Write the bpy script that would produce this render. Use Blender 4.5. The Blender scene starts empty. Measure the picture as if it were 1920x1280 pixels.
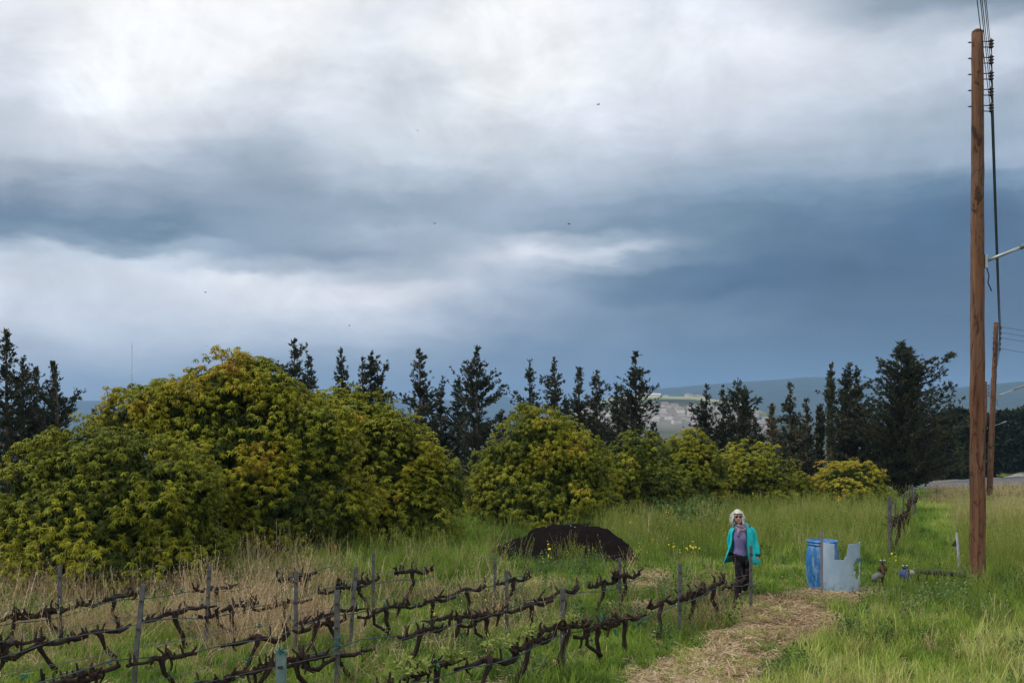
import bpy, bmesh, math, random
import numpy as np
from mathutils import Vector, Matrix, Euler, Quaternion
from math import radians as R, sin, cos, pi, sqrt, atan2, tan, exp

random.seed(7)
rng = np.random.default_rng(7)
S = bpy.context.scene
COL = S.collection

# ------------------------------------------------------------------ camera
F = 1867.0          # focal length in photo pixels (35 mm on a 36 mm sensor)
HZ = 790.0          # photo row of the horizon
CZ = 3.15           # eye height above the vineyard
cam = bpy.data.cameras.new("camera")
cam.lens = 35.0; cam.sensor_width = 36.0; cam.shift_y = (HZ - 640) / 1920.0
cam.clip_start = 0.1; cam.clip_end = 40000
camo = bpy.data.objects.new("camera", cam); COL.objects.link(camo)
camo.location = (0, 0, CZ); camo.rotation_euler = (R(90), 0, 0)
S.camera = camo

# ------------------------------------------------------------------ view
S.view_settings.view_transform = 'Standard'
try: S.view_settings.look = 'None'
except Exception: pass
S.view_settings.exposure = 0.22; S.view_settings.gamma = 1.0
S.view_settings.use_curve_mapping = False
S.cycles.max_bounces = 8; S.cycles.diffuse_bounces = 3; S.cycles.glossy_bounces = 2
S.cycles.transmission_bounces = 4; S.cycles.volume_bounces = 0
S.cycles.caustics_reflective = False; S.cycles.caustics_refractive = False

def s2l(c):
    return tuple(((v / 255) / 12.92 if v / 255 <= 0.04045 else ((v / 255 + 0.055) / 1.055) ** 2.4) for v in c)

# ------------------------------------------------------------------ sun
SUN_AZ, SUN_EL = R(-105), R(48)          # azimuth from the view direction (+Y) towards +X
sun = bpy.data.lights.new("sun", 'SUN'); sun.energy = 1.5; sun.angle = R(10); sun.color = (1, .955, .89)
suno = bpy.data.objects.new("sun", sun); COL.objects.link(suno)
sd = Vector((sin(SUN_AZ) * cos(SUN_EL), cos(SUN_AZ) * cos(SUN_EL), sin(SUN_EL)))
suno.rotation_euler = sd.to_track_quat('Z', 'Y').to_euler()
suno.location = (-20, 10, 40)

# ------------------------------------------------------------------ world: Nishita sky behind a deck of cloud
W = bpy.data.worlds.new("World"); S.world = W; W.use_nodes = True
nt = W.node_tree; nt.nodes.clear()
def N(t, **kw):
    n = nt.nodes.new(t)
    for k, v in kw.items(): setattr(n, k, v)
    return n
def L(a, b): nt.links.new(a, b)
def M_(op, a, b=None, c=None, clamp=False):
    n = nt.nodes.new('ShaderNodeMath'); n.operation = op; n.use_clamp = clamp
    for i, v in enumerate((a, b, c)):
        if v is None: continue
        if isinstance(v, (int, float)): n.inputs[i].default_value = v
        else: nt.links.new(v, n.inputs[i])
    return n.outputs[0]
# cloud brightness as it lies over the valley: rows of elevation, columns of azimuth
SKYX = [0, 240, 480, 720, 960, 1200, 1440, 1680, 1920]
SKY = [
 (0, [(227,229,236),(251,252,257),(269,267,268),(218,221,229),(260,260,263),(226,228,237),(209,214,223),(155,171,187),(121,141,162)]),
 (80, [(218,220,226),(261,261,262),(257,257,258),(223,227,234),(254,257,262),(227,230,236),(224,225,232),(198,205,216),(212,218,229)]),
 (160, [(195,201,212),(247,250,253),(230,232,238),(194,201,209),(248,251,255),(228,230,235),(211,215,224),(192,200,212),(178,188,205)]),
 (240, [(195,201,212),(223,224,228),(211,215,223),(206,213,219),(227,229,234),(207,211,223),(190,198,211),(161,177,192),(152,171,190)]),
 (310, [(195,202,214),(200,207,218),(153,168,184),(200,208,218),(194,203,213),(171,183,197),(171,185,201),(143,162,181),(168,182,204)]),
 (375, [(113,133,155),(147,160,178),(148,163,180),(142,160,177),(158,172,189),(151,168,186),(131,156,179),(86,119,149),(84,114,142)]),
 (425, [(100,125,147),(101,130,151),(138,157,177),(173,187,201),(147,164,181),(117,140,161),(99,127,152),(70,103,139),(69,98,131)]),
 (470, [(205,211,221),(220,231,240),(141,158,177),(141,155,174),(221,222,228),(194,203,215),(89,118,141),(61,94,129),(68,101,134)]),
 (510, [(209,213,220),(227,227,232),(242,242,246),(171,182,194),(183,191,204),(100,126,149),(71,102,134),(60,89,122),(72,94,120)]),
 (550, [(233,233,241),(210,214,221),(235,233,238),(237,234,236),(173,184,200),(101,126,153),(58,90,125),(87,111,138),(64,89,116)]),
 (590, [(233,234,240),(210,216,226),(231,232,237),(235,234,238),(160,172,190),(130,148,170),(114,136,159),(67,94,123),(63,86,110)]),
 (640, [(215,219,230),(200,209,222),(203,211,226),(187,199,218),(130,152,178),(104,129,158),(94,120,145),(71,98,126),(67,90,114)]),
 (700, [(184,198,218),(171,188,211),(154,177,204),(138,165,196),(112,140,173),(98,127,157),(92,120,146),(74,101,129),(69,93,118)]),
 (760, [(169,191,213),(156,178,201),(138,165,194),(126,154,186),(102,131,163),(92,121,150),(87,115,141),(67,94,122),(61,87,113)]),
]
def sky_at(px, py):
    py = min(max(py, 0), 760)
    ys = [r[0] for r in SKY]
    k = max(i for i in range(len(ys)) if ys[i] <= py); k2 = min(k + 1, len(ys) - 1)
    t = 0 if k2 == k else (py - ys[k]) / (ys[k2] - ys[k])
    fx = min(max(px, 0), 1920) / 240.0; c = min(int(fx), 7); u = fx - c
    def row(r): return [SKY[r][1][c][i] * (1 - u) + SKY[r][1][c + 1][i] * u for i in range(3)]
    a, b = row(k), row(k2)
    o = [a[i] * (1 - t) + b[i] * t for i in range(3)]
    o = [min(262, v + 8 + (v - 150) * .17) for v in o]
    m = .35 * o[0] + .45 * o[1] + .2 * o[2]; ks = .75 - .30 * max(0, min(1, (py - 560) / 110)) * max(0, min(1, (1300 - px) / 500)); dk = 19 * max(0, min(1, (py - 470) / 170)) * max(0, min(1, (px - 850) / 500))
    return [m + (v - m) * ks - dk for v in o]
tc = N('ShaderNodeTexCoord')
sep = N('ShaderNodeSeparateXYZ'); L(tc.outputs['Generated'], sep.inputs[0])
az = M_('ARCTAN2', sep.outputs[0], sep.outputs[1])
el = M_('ARCSINE', sep.outputs[2])
def noise(scale, detail, rough, vec=None, zs=1.0, off=(0, 0, 0), dist=0.0):
    mp = N('ShaderNodeMapping'); mp.inputs['Scale'].default_value = (1, 1, zs); mp.inputs['Location'].default_value = off
    L(tc.outputs['Generated'], mp.inputs[0])
    n = N('ShaderNodeTexNoise'); n.inputs['Scale'].default_value = scale; n.inputs['Detail'].default_value = detail
    n.inputs['Roughness'].default_value = rough; n.inputs['Distortion'].default_value = dist
    L(mp.outputs[0], n.inputs['Vector'])
    return n
w1 = noise(5.0, 4, .55, zs=2.6, off=(3.1, 0, 0)); w2 = noise(5.5, 5, .58, zs=2.8, off=(0, 7.3, 2))
azw = M_('ADD', az, M_('MULTIPLY', M_('SUBTRACT', w1.outputs[0], .5), .22))
elw = M_('ADD', el, M_('MULTIPLY', M_('SUBTRACT', w2.outputs[0], .5), .075))
A0 = R(55)
u = M_('MULTIPLY_ADD', azw, 1 / (2 * A0), .5, clamp=True)
MEAN = (200, 210, 222)
ELS = [tan(0) + 0.0] 
rows_y = [760, 715, 675, 640, 610, 580, 550, 520, 495, 470, 447, 425, 400, 375, 340, 310, 270, 230, 190, 150, 110, 60, 0]
prev = None
for y in rows_y:
    e = math.atan((HZ - y) / F)
    ramp = N('ShaderNodeValToRGB'); ramp.color_ramp.interpolation = 'B_SPLINE'
    cr = ramp.color_ramp
    stops = []
    for k in range(-14, 15):
        a = R(2.05) * k
        px = 960 + F * tan(a); py = HZ - F * tan(e) / cos(a)
        stops.append((a / (2 * A0) + .5, tuple(v * .86 for v in s2l(sky_at(px, py)))))
    stops = [(0.0, s2l(MEAN))] + stops + [(1.0, s2l((128, 150, 174)))]
    cr.elements[0].position = stops[0][0]; cr.elements[0].color = (*stops[0][1], 1)
    cr.elements[1].position = stops[-1][0]; cr.elements[1].color = (*stops[-1][1], 1)
    for p, c in stops[1:-1]:
        el_ = cr.elements.new(p); el_.color = (*c, 1)
    L(u, ramp.inputs[0])
    if prev is None:
        prev = ramp.outputs[0]; pe = e; continue
    mr = N('ShaderNodeMapRange'); mr.interpolation_type = 'SMOOTHSTEP'
    mr.inputs[1].default_value = pe; mr.inputs[2].default_value = e
    L(elw, mr.inputs[0])
    mx = N('ShaderNodeMix', data_type='RGBA'); L(mr.outputs[0], mx.inputs[0]); L(prev, mx.inputs[6]); L(ramp.outputs[0], mx.inputs[7])
    prev = mx.outputs[2]; pe = e
# overhead the deck goes on as near-white cloud, brightened to lift the ground light
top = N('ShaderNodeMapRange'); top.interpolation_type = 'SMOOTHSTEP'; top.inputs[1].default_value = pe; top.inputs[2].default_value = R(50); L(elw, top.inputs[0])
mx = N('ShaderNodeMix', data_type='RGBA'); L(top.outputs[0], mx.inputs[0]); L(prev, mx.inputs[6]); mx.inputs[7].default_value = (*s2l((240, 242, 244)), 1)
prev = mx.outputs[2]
# behind the camera likewise: unseen cloud, brightened for more fill light
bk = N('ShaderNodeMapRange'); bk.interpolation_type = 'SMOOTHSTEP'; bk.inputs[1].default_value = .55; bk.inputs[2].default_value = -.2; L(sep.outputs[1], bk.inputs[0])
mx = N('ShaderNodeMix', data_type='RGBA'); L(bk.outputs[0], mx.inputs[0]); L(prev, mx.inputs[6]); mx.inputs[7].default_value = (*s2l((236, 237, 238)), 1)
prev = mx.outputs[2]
# billow detail
d1 = noise(5.5, 9, .60, zs=1.6, off=(5, 1, 3), dist=.8); d3 = noise(12, 8, .6, zs=1.5, off=(2, 4, 1), dist=.5)
d2 = noise(2.6, 3, .5, zs=2.0, off=(1, 8, 5))
dd = M_('ADD', M_('MULTIPLY', M_('SUBTRACT', d1.outputs[0], .5), .66), M_('MULTIPLY', M_('SUBTRACT', d2.outputs[0], .5), .10))
fac = M_('ADD', M_('MULTIPLY_ADD', M_('SUBTRACT', d3.outputs[0], .5), .56, dd), 1.0)
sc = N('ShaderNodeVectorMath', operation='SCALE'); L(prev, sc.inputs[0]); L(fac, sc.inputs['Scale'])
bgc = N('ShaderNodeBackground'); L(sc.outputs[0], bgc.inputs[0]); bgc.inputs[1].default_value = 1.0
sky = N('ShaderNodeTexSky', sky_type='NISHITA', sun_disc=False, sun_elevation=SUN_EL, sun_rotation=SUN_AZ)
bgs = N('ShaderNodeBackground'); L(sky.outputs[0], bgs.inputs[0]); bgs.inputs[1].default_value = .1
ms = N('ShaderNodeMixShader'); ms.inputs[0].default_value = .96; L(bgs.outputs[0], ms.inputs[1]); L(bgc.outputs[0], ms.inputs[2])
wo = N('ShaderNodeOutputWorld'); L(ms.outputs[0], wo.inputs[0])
W.cycles.sampling_method = 'MANUAL'; W.cycles.sample_map_resolution = 512

# ------------------------------------------------------------------ helpers: objects
def link(o, parent=None):
    COL.objects.link(o)
    if parent is not None: o.parent = parent
    return o
def tag(o, label=None, cat=None, group=None, kind=None):
    if label: o['label'] = label
    if cat: o['category'] = cat
    if group: o['group'] = group
    if kind: o['kind'] = kind
    return o
def thing(name, label, cat, loc=(0, 0, 0), rz=0, group=None):
    o = bpy.data.objects.new(name, None); link(o); o.location = loc; o.rotation_euler = (0, 0, rz)
    o.empty_display_size = .2
    return tag(o, label, cat, group)
def mesh_np(name, V, Fq, mat=None, attrs=None, smooth=False):
    """V (n,3); Fq (m,3|4) int or list of lists"""
    me = bpy.data.meshes.new(name)
    V = np.asarray(V, dtype=np.float32)
    if isinstance(Fq, np.ndarray):
        m, k = Fq.shape
        me.vertices.add(len(V)); me.vertices.foreach_set('co', V.ravel())
        me.loops.add(m * k); me.loops.foreach_set('vertex_index', Fq.astype(np.int32).ravel())
        me.polygons.add(m); me.polygons.foreach_set('loop_start', (np.arange(m) * k).astype(np.int32))
        if smooth: me.polygons.foreach_set('use_smooth', np.ones(m, bool))
        me.update(calc_edges=True)
    else:
        me.from_pydata([tuple(v) for v in V], [], Fq)
        if smooth: me.polygons.foreach_set('use_smooth', np.ones(len(me.polygons), bool))
        me.update()
    for an, (dom, arr) in (attrs or {}).items():
        a = me.attributes.new(an, 'FLOAT', dom); a.data.foreach_set('value', np.asarray(arr, dtype=np.float32))
    if mat: me.materials.append(mat)
    return me
def obj(name, me, parent=None, loc=(0, 0, 0), rot=(0, 0, 0)):
    o = bpy.data.objects.new(name, me); link(o, parent); o.location = loc; o.rotation_euler = rot
    return o
def copy_tree(o, parent=None):
    c = o.copy(); COL.objects.link(c); c.parent = parent
    for ch in list(o.children): copy_tree(ch, c)
    return c
class MB:
    """collects tubes, boxes and lathes into one mesh"""
    def __init__(s): s.v = []; s.f = []
    def add(s, vs, fs):
        b = len(s.v); s.v += [tuple(v) for v in vs]; s.f += [[b + i for i in f] for f in fs]
    def tube(s, pts, rad, n=8, cap=True, jit=0.0):
        pts = [Vector(p) for p in pts]
        if not hasattr(rad, '__len__'): rad = [rad] * len(pts)
        t0 = (pts[1] - pts[0]).normalized()
        up = Vector((0, 0, 1)) if abs(t0.z) < .9 else Vector((1, 0, 0))
        a = t0.cross(up).normalized(); vs = []
        for i, p in enumerate(pts):
            t = (pts[min(i + 1, len(pts) - 1)] - pts[max(i - 1, 0)]).normalized()
            a = (a - t * a.dot(t)).normalized(); b = t.cross(a)
            for k in range(n):
                th = 2 * pi * k / n; r = rad[i] * (1 + jit * random.uniform(-1, 1))
                vs.append(p + a * (cos(th) * r) + b * (sin(th) * r))
        fs = []
        for i in range(len(pts) - 1):
            for k in range(n):
                k2 = (k + 1) % n
                fs.append([i * n + k, i * n + k2, (i + 1) * n + k2, (i + 1) * n + k])
        if cap: fs.append(list(range(n))[::-1]); fs.append([(len(pts) - 1) * n + k for k in range(n)])
        s.add(vs, fs)
    def box(s, c, d, rz=0, M=None):
        vs = []
        for x in (-.5, .5):
            for y in (-.5, .5):
                for z in (-.5, .5):
                    v = Vector((x * d[0], y * d[1], z * d[2]))
                    v = Matrix.Rotation(rz, 3, 'Z') @ v if M is None else M @ v
                    vs.append(v + Vector(c))
        s.add(vs, [[0, 1, 3, 2], [4, 6, 7, 5], [0, 4, 5, 1], [2, 3, 7, 6], [0, 2, 6, 4], [1, 5, 7, 3]])
    def lathe(s, prof, c=(0, 0, 0), n=16, axis=None, cap=True):
        vs = []
        q = Quaternion((1, 0, 0, 0)) if axis is None else Vector((0, 0, 1)).rotation_difference(Vector(axis))
        for r, z in prof:
            for k in range(n):
                th = 2 * pi * k / n; vs.append(q @ Vector((r * cos(th), r * sin(th), z)) + Vector(c))
        fs = []
        for i in range(len(prof) - 1):
            for k in range(n):
                k2 = (k + 1) % n
                fs.append([i * n + k, i * n + k2, (i + 1) * n + k2, (i + 1) * n + k])
        if cap: fs.append(list(range(n))[::-1]); fs.append([(len(prof) - 1) * n + k for k in range(n)])
        s.add(vs, fs)
    def me(s, name, mat, smooth=True):
        return mesh_np(name, np.array(s.v), s.f, mat, smooth=smooth)
    def obj(s, name, mat, parent=None, loc=(0, 0, 0), smooth=True):
        return obj(name, s.me(name, mat, smooth), parent, loc)

# ------------------------------------------------------------------ helpers: value noise
_tab = np.random.default_rng(3).random((64, 64, 16)).astype(np.float64)
def vn(x, y, z=0.0):
    x, y, z = np.broadcast_arrays(np.asarray(x, float), np.asarray(y, float), np.asarray(z, float))
    xi, yi, zi = np.floor(x).astype(int), np.floor(y).astype(int), np.floor(z).astype(int)
    fx, fy, fz = x - xi, y - yi, z - zi
    fx, fy, fz = fx * fx * (3 - 2 * fx), fy * fy * (3 - 2 * fy), fz * fz * (3 - 2 * fz)
    g = lambda a, b, c: _tab[(xi + a) % 64, (yi + b) % 64, (zi + c) % 16]
    l = lambda a, b, t: a + (b - a) * t
    return l(l(l(g(0,0,0), g(1,0,0), fx), l(g(0,1,0), g(1,1,0), fx), fy), l(l(g(0,0,1), g(1,0,1), fx), l(g(0,1,1), g(1,1,1), fx), fy), fz)
def fbm(x, y, z=0.0, o=4):
    r = 0; a = .5; t = 0
    for i in range(o):
        k = 2 ** i; r = r + a * vn(np.asarray(x) * k + i * 7.3, np.asarray(y) * k + i * 3.1, np.asarray(z) * k); t += a; a *= .5
    return r / t
def sstep(a, b, x):
    t = np.clip((np.asarray(x, float) - a) / (b - a), 0, 1); return t * t * (3 - 2 * t)

# ------------------------------------------------------------------ terrain
def lerp_pts(x, pts): return np.interp(x, [p[0] for p in pts], [p[1] for p in pts])
RIDGES = [  # crest line (photo column -> row), distance, front and back fall-off
 ([(-900,748),(0,760),(130,755),(200,754),(500,764),(700,752),(760,746),(850,752),(905,747),(932,737),(960,748),(1040,760),(1150,770),(3000,775)], 6200, .25, .3),
 ([(-900,800),(1000,790),(1100,762),(1160,744),(1200,733),(1300,725),(1400,718),(1460,715),(1518,711),(1580,714),(1650,721),(1740,742),(1850,760),(3000,740)], 4900, .32, .3),
 ([(-900,800),(1500,800),(1640,765),(1700,746),(1760,736),(1800,733),(1850,729),(1890,726),(1920,724),(2200,718),(3000,735)], 3900, .3, .3),
]
MESA = [(-900,820),(880,812),(980,800),(1050,772),(1100,757),(1180,748),(1230,745),(1300,746),(1380,756),(1430,772),(1500,790),(1600,805),(3000,820)]
def ground(X, Y):
    X = np.asarray(X, float); Y = np.asarray(Y, float)
    r = np.sqrt(X * X + Y * Y)
    z = np.where(Y < 10, 1.5 * (1 - sstep(0, 10, Y)), 0.0)
    z = z - .034 * np.clip(Y - 20, 0, 100)
    z = z + .10 * (fbm(X * .35, Y * .35) - .5) * sstep(0, 8, Y) * (1 - sstep(150, 300, r))
    z = z + 1.5 * np.exp(-(((X - 55) / 6) ** 2 + ((Y - 118) / 7) ** 2))       # bank behind the road
    z = z - 30 * sstep(110, 600, r)
    far = sstep(300, 900, r)
    z = z + far * 14 * (fbm(X / 300 + 9, Y / 300) - .5)
    ys = np.where(Y > 50, Y, 50.0); px = 960 + F * X / ys
    px = np.where(Y > 50, np.clip(px, -900, 3000), np.where(X < 0, -900, 3000))
    m = CZ + (HZ - lerp_pts(px, MESA)) * 1700 / F
    w = np.where(r < 1700, sstep(620, 1650, r), 1 - sstep(1800, 2400, r))
    z = np.where(w > 0, z + np.clip(m - z, 0, None) * w, z)
    for pts, D, a, b in RIDGES:
        h = CZ + (HZ - lerp_pts(px, pts)) * D / F
        t = (r / D)
        wv = np.where(t < 1, np.exp(-((1 - t) / a) ** 2), np.exp(-((t - 1) / b) ** 2))
        z = np.maximum(z, -40 + (h + 40 + 14 * (fbm(X / 420, Y / 420, 2) - .5) * (t < 1.2)) * wv)
    return z
def gz(x, y): return float(ground(x, y))
def P(px, py, Y): return Vector(((px - 960) / F * Y, Y, CZ - (py - HZ) / F * Y))
def G(px, py):
    """point of the ground seen at a photo pixel"""
    k = (px - 960) / F; s = (py - HZ) / F; lo, hi = 6.0, 400.0
    f = lambda y: CZ - s * y - gz(k * y, y)
    for _ in range(40):
        mid = .5 * (lo + hi)
        if f(mid) > 0: lo = mid
        else: hi = mid
    return Vector((k * lo, lo, gz(k * lo, lo)))
def proj(X, Y, Z): return 960 + F * X / Y, HZ + F * (CZ - Z) / Y
def in_poly(px, py, poly):
    px = np.asarray(px); py = np.asarray(py); c = np.zeros(px.shape, bool); n = len(poly)
    for i in range(n):
        x1, y1 = poly[i]; x2, y2 = poly[(i + 1) % n]
        if y1 == y2: continue
        c ^= ((y1 > py) != (y2 > py)) & (px < (x2 - x1) * (py - y1) / (y2 - y1) + x1)
    return c

# ------------------------------------------------------------------ materials
class Mat:
    def __init__(s, name, rough=.8, spec=.3):
        s.m = bpy.data.materials.new(name); s.m.use_nodes = True
        s.t = s.m.node_tree; s.b = s.t.nodes['Principled BSDF']; s.out = s.t.nodes['Material Output']
        s.b.inputs['Roughness'].default_value = rough
        s.b.inputs['Specular IOR Level'].default_value = spec
    def n(s, t, **kw):
        n = s.t.nodes.new(t)
        for k, v in kw.items(): setattr(n, k, v)
        return n
    def l(s, a, b): s.t.links.new(a, b)
    def noise(s, scale, detail=4, rough=.55, coord='Object', stretch=(1, 1, 1), dist=0):
        tcn = s.n('ShaderNodeTexCoord'); mp = s.n('ShaderNodeMapping'); mp.inputs['Scale'].default_value = stretch
        s.l(tcn.outputs[coord], mp.inputs[0])
        n = s.n('ShaderNodeTexNoise'); n.inputs['Scale'].default_value = scale; n.inputs['Detail'].default_value = detail
        n.inputs['Roughness'].default_value = rough; n.inputs['Distortion'].default_value = dist
        s.l(mp.outputs[0], n.inputs['Vector']); return n.outputs[0]
    def attr(s, name, kind='GEOMETRY'):
        n = s.n('ShaderNodeAttribute', attribute_type=kind, attribute_name=name); return n.outputs['Fac']
    def ramp(s, fac, stops, interp='LINEAR'):
        r = s.n('ShaderNodeValToRGB'); cr = r.color_ramp; cr.interpolation = interp
        cr.elements[0].position = stops[0][0]; cr.elements[0].color = (*stops[0][1], 1)
        cr.elements[1].position = stops[-1][0]; cr.elements[1].color = (*stops[-1][1], 1)
        for p, c in stops[1:-1]: e = cr.elements.new(p); e.color = (*c, 1)
        s.l(fac, r.inputs[0]); return r.outputs[0]
    def mix(s, fac, a, b, blend='MIX'):
        m = s.n('ShaderNodeMix', data_type='RGBA', blend_type=blend)
        for i, v in ((0, fac), (6, a), (7, b)):
            if isinstance(v, (int, float)): m.inputs[i].default_value = v
            elif isinstance(v, tuple): m.inputs[i].default_value = (*v, 1)
            else: s.l(v, m.inputs[i])
        return m.outputs[2]
    def math(s, op, a, b=None, clamp=False):
        n = s.n('ShaderNodeMath', operation=op, use_clamp=clamp)
        for i, v in enumerate((a, b)):
            if v is None: continue
            if isinstance(v, (int, float)): n.inputs[i].default_value = v
            else: s.l(v, n.inputs[i])
        return n.outputs[0]
    def color(s, c):
        if isinstance(c, tuple): s.b.inputs['Base Color'].default_value = (*c, 1)
        else: s.l(c, s.b.inputs['Base Color'])
        return s
    def bump(s, h, strength=.5, dist=.02):
        b = s.n('ShaderNodeBump'); b.inputs['Strength'].default_value = strength; b.inputs['Distance'].default_value = dist
        s.l(h, b.inputs['Height']); s.l(b.outputs[0], s.b.inputs['Normal']); return s
    def translucent(s, col, amount):
        tr = s.n('ShaderNodeBsdfTranslucent')
        if isinstance(col, tuple): tr.inputs[0].default_value = (*col, 1)
        else: s.l(col, tr.inputs[0])
        mx = s.n('ShaderNodeMixShader'); mx.inputs[0].default_value = amount
        s.l(s.b.outputs[0], mx.inputs[1]); s.l(tr.outputs[0], mx.inputs[2]); s.l(mx.outputs[0], s.out.inputs[0]); return s
def simple(name, c, rough=.6, spec=.3, var=.25, scale=8, bump=0, metal=0):
    m = Mat(name, rough, spec)
    n = m.noise(scale, 5, .6)
    m.color(m.ramp(n, [(.3, tuple(v * (1 - var) for v in c)), (.7, tuple(min(1, v * (1 + var)) for v in c))]))
    if bump: m.bump(n, bump, .01)
    m.b.inputs['Metallic'].default_value = metal
    return m.m
def leafmat(name, stops, trans=.25, rough=.45, spec=.35, kind='GEOMETRY', attr='tint'):
    m = Mat(name, rough, spec)
    c = m.ramp(m.attr(attr, kind), stops); m.color(c)
    if trans: m.translucent(c, trans)
    return m.m
# ================================================================== TERRAIN SHEET
def build_terrain():
    azs = np.concatenate([np.arange(-180, -40, 5), np.arange(-40, 40, .3), np.arange(40, 180.1, 5)])
    rs = np.concatenate([[0.01], np.geomspace(1.5, 9000, 250)])
    A, RR = np.meshgrid(np.radians(azs), rs, indexing='ij')
    X = RR * np.sin(A); Y = RR * np.cos(A); Z = ground(X, Y)
    Z = Z - np.where(RR > 8500, 200, 0)
    V = np.stack([X, Y, Z], -1).reshape(-1, 3)
    na, nr = A.shape; i = np.arange(na - 1)[:, None] * nr + np.arange(nr - 1)[None, :]
    Fq = np.stack([i, i + 1, i + nr + 1, i + nr], -1).reshape(-1, 4)[:, ::-1].copy()
    m = Mat('ground_soil_grass', .95, .1)
    geo = m.n('ShaderNodeNewGeometry')
    pos = geo.outputs['Position']
    def nz(scale, det, ro=.55, st=(1, 1, 1)):
        mp = m.n('ShaderNodeMapping'); mp.inputs['Scale'].default_value = st; m.l(pos, mp.inputs[0])
        n = m.n('ShaderNodeTexNoise'); n.inputs['Scale'].default_value = scale; n.inputs['Detail'].default_value = det; n.inputs['Roughness'].default_value = ro
        m.l(mp.outputs[0], n.inputs['Vector']); return n.outputs[0]
    near = m.mix(m.ramp(nz(1.1, 5), [(.42, (0, 0, 0)), (.6, (1, 1, 1))]), (.045, .062, .018), (.115, .10, .04))
    near = m.mix(m.ramp(nz(14, 4), [(.4, (0, 0, 0)), (.7, (.6, .6, .6))]), near, (.05, .075, .02))
    near = m.mix(m.ramp(m.attr('straw'), [(.3, (0, 0, 0)), (.7, (1, 1, 1))]), near, m.mix(nz(9, 5, .7), (.12, .085, .045), (.36, .26, .13)))
    # far: fields, woods and scrub
    vor = m.n('ShaderNodeTexVoronoi'); vor.inputs['Scale'].default_value = .011; vor.inputs['Randomness'].default_value = .9
    mp = m.n('ShaderNodeMapping'); mp.inputs['Scale'].default_value = (1, .5, 1); m.l(pos, mp.inputs[0]); m.l(mp.outputs[0], vor.inputs['Vector'])
    sepc = m.n('ShaderNodeSeparateColor'); m.l(vor.outputs['Color'], sepc.inputs[0])
    fields = m.ramp(sepc.outputs[0], [(0, (.035, .05, .02)), (.3, (.06, .08, .03)), (.5, (.10, .10, .05)), (.65, (.05, .075, .03)), (.8, (.17, .16, .09)), (.92, (.10, .14, .045)), (1, (.24, .21, .14))], 'CONSTANT')
    scrub = m.ramp(nz(.03, 6, .65), [(.40, (.018, .028, .012)), (.6, (.06, .075, .03)), (.75, (.13, .12, .07))])
    farc = m.mix(m.ramp(nz(.004, 4), [(.42, (0, 0, 0)), (.56, (1, 1, 1))]), fields, scrub)
    hill = m.ramp(nz(.012, 7, .7), [(.38, (.018, .03, .014)), (.62, (.045, .062, .028)), (.74, (.13, .13, .08))])
    farc = m.mix(m.attr('hill'), farc, hill)
    farc = m.mix(m.attr('mesa'), farc, m.mix(nz(.02, 5), (.20, .24, .09), (.40, .38, .23)))  # pale field on the mesa crest, its sunlit look painted into the colour
    farc = m.mix(m.attr('town'), farc, m.mix(nz(.05, 5), (.18, .16, .13), (.30, .27, .23)))
    m.color(m.mix(m.attr('far'), near, farc))
    m.bump(nz(22, 6, .7), .6, .03)
    Xf, Yf = V[:, 0], V[:, 1]; r = np.hypot(Xf, Yf)
    px, py = proj(Xf, np.where(Yf > 3, Yf, 3), V[:, 2])
    straw = straw_mask(Xf, Yf)
    far = sstep(120, 320, r)
    mesa = np.where((Yf > 1), sstep(1430, 1480, r + 40 * fbm(Xf / 80, Yf / 80)) * (1 - sstep(1900, 2200, r)) * sstep(1020, 1100, px) * (1 - sstep(1400, 1460, px)), 0)
    town = np.where((Yf > 1), sstep(1040, 1120, r + 60 * fbm(Xf / 60, Yf / 60)) * (1 - sstep(1270, 1330, r)) * sstep(1060, 1120, px) * (1 - sstep(1400, 1460, px)), 0) * .75
    hill = sstep(2500, 3000, r)
    me = mesh_np('ground', V, Fq, m.m, {'straw': ('POINT', straw), 'far': ('POINT', far), 'mesa': ('POINT', mesa), 'town': ('POINT', town), 'hill': ('POINT', hill)}, smooth=True)
    o = obj('ground', me); tag(o, kind='structure')
PATH = [(1150,1310),(1220,1262),(1300,1215),(1380,1165),(1402,1124),(1490,1112),(1560,1104),(1640,1104),(1665,1122),(1600,1146),(1545,1182),(1490,1225),(1440,1268),(1400,1320)]
PATHS = [PATH, [(955,1082),(1060,1080),(1075,1100),(960,1112)], [(1175,1072),(1260,1070),(1262,1098),(1180,1098)], [(1165,1128),(1245,1128),(1240,1150),(1170,1152)]]
def straw_mask(X, Y):
    X = np.asarray(X, float); Y = np.asarray(Y, float)
    Ys = np.where(Y > 3, Y, 3)
    Z = np.where(Y > 60, 0, ground(X, Ys)) if np.size(X) < 3e5 else 0
    px, py = proj(X, Ys, Z)
    px = px + 34 * (fbm(X * 1.3, Y * 1.3, 1) - .5) * 14 / Ys * 2; py = py + 44 * (fbm(X * 1.1 + 5, Y * 1.1, 2) - .5) * 14 / Ys * 1.5
    m = np.zeros(X.shape)
    for p in PATHS: m = np.maximum(m, in_poly(px, py, p).astype(float))
    return np.where((Y > 8) & (Y < 60), m, 0)
build_terrain()

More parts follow.
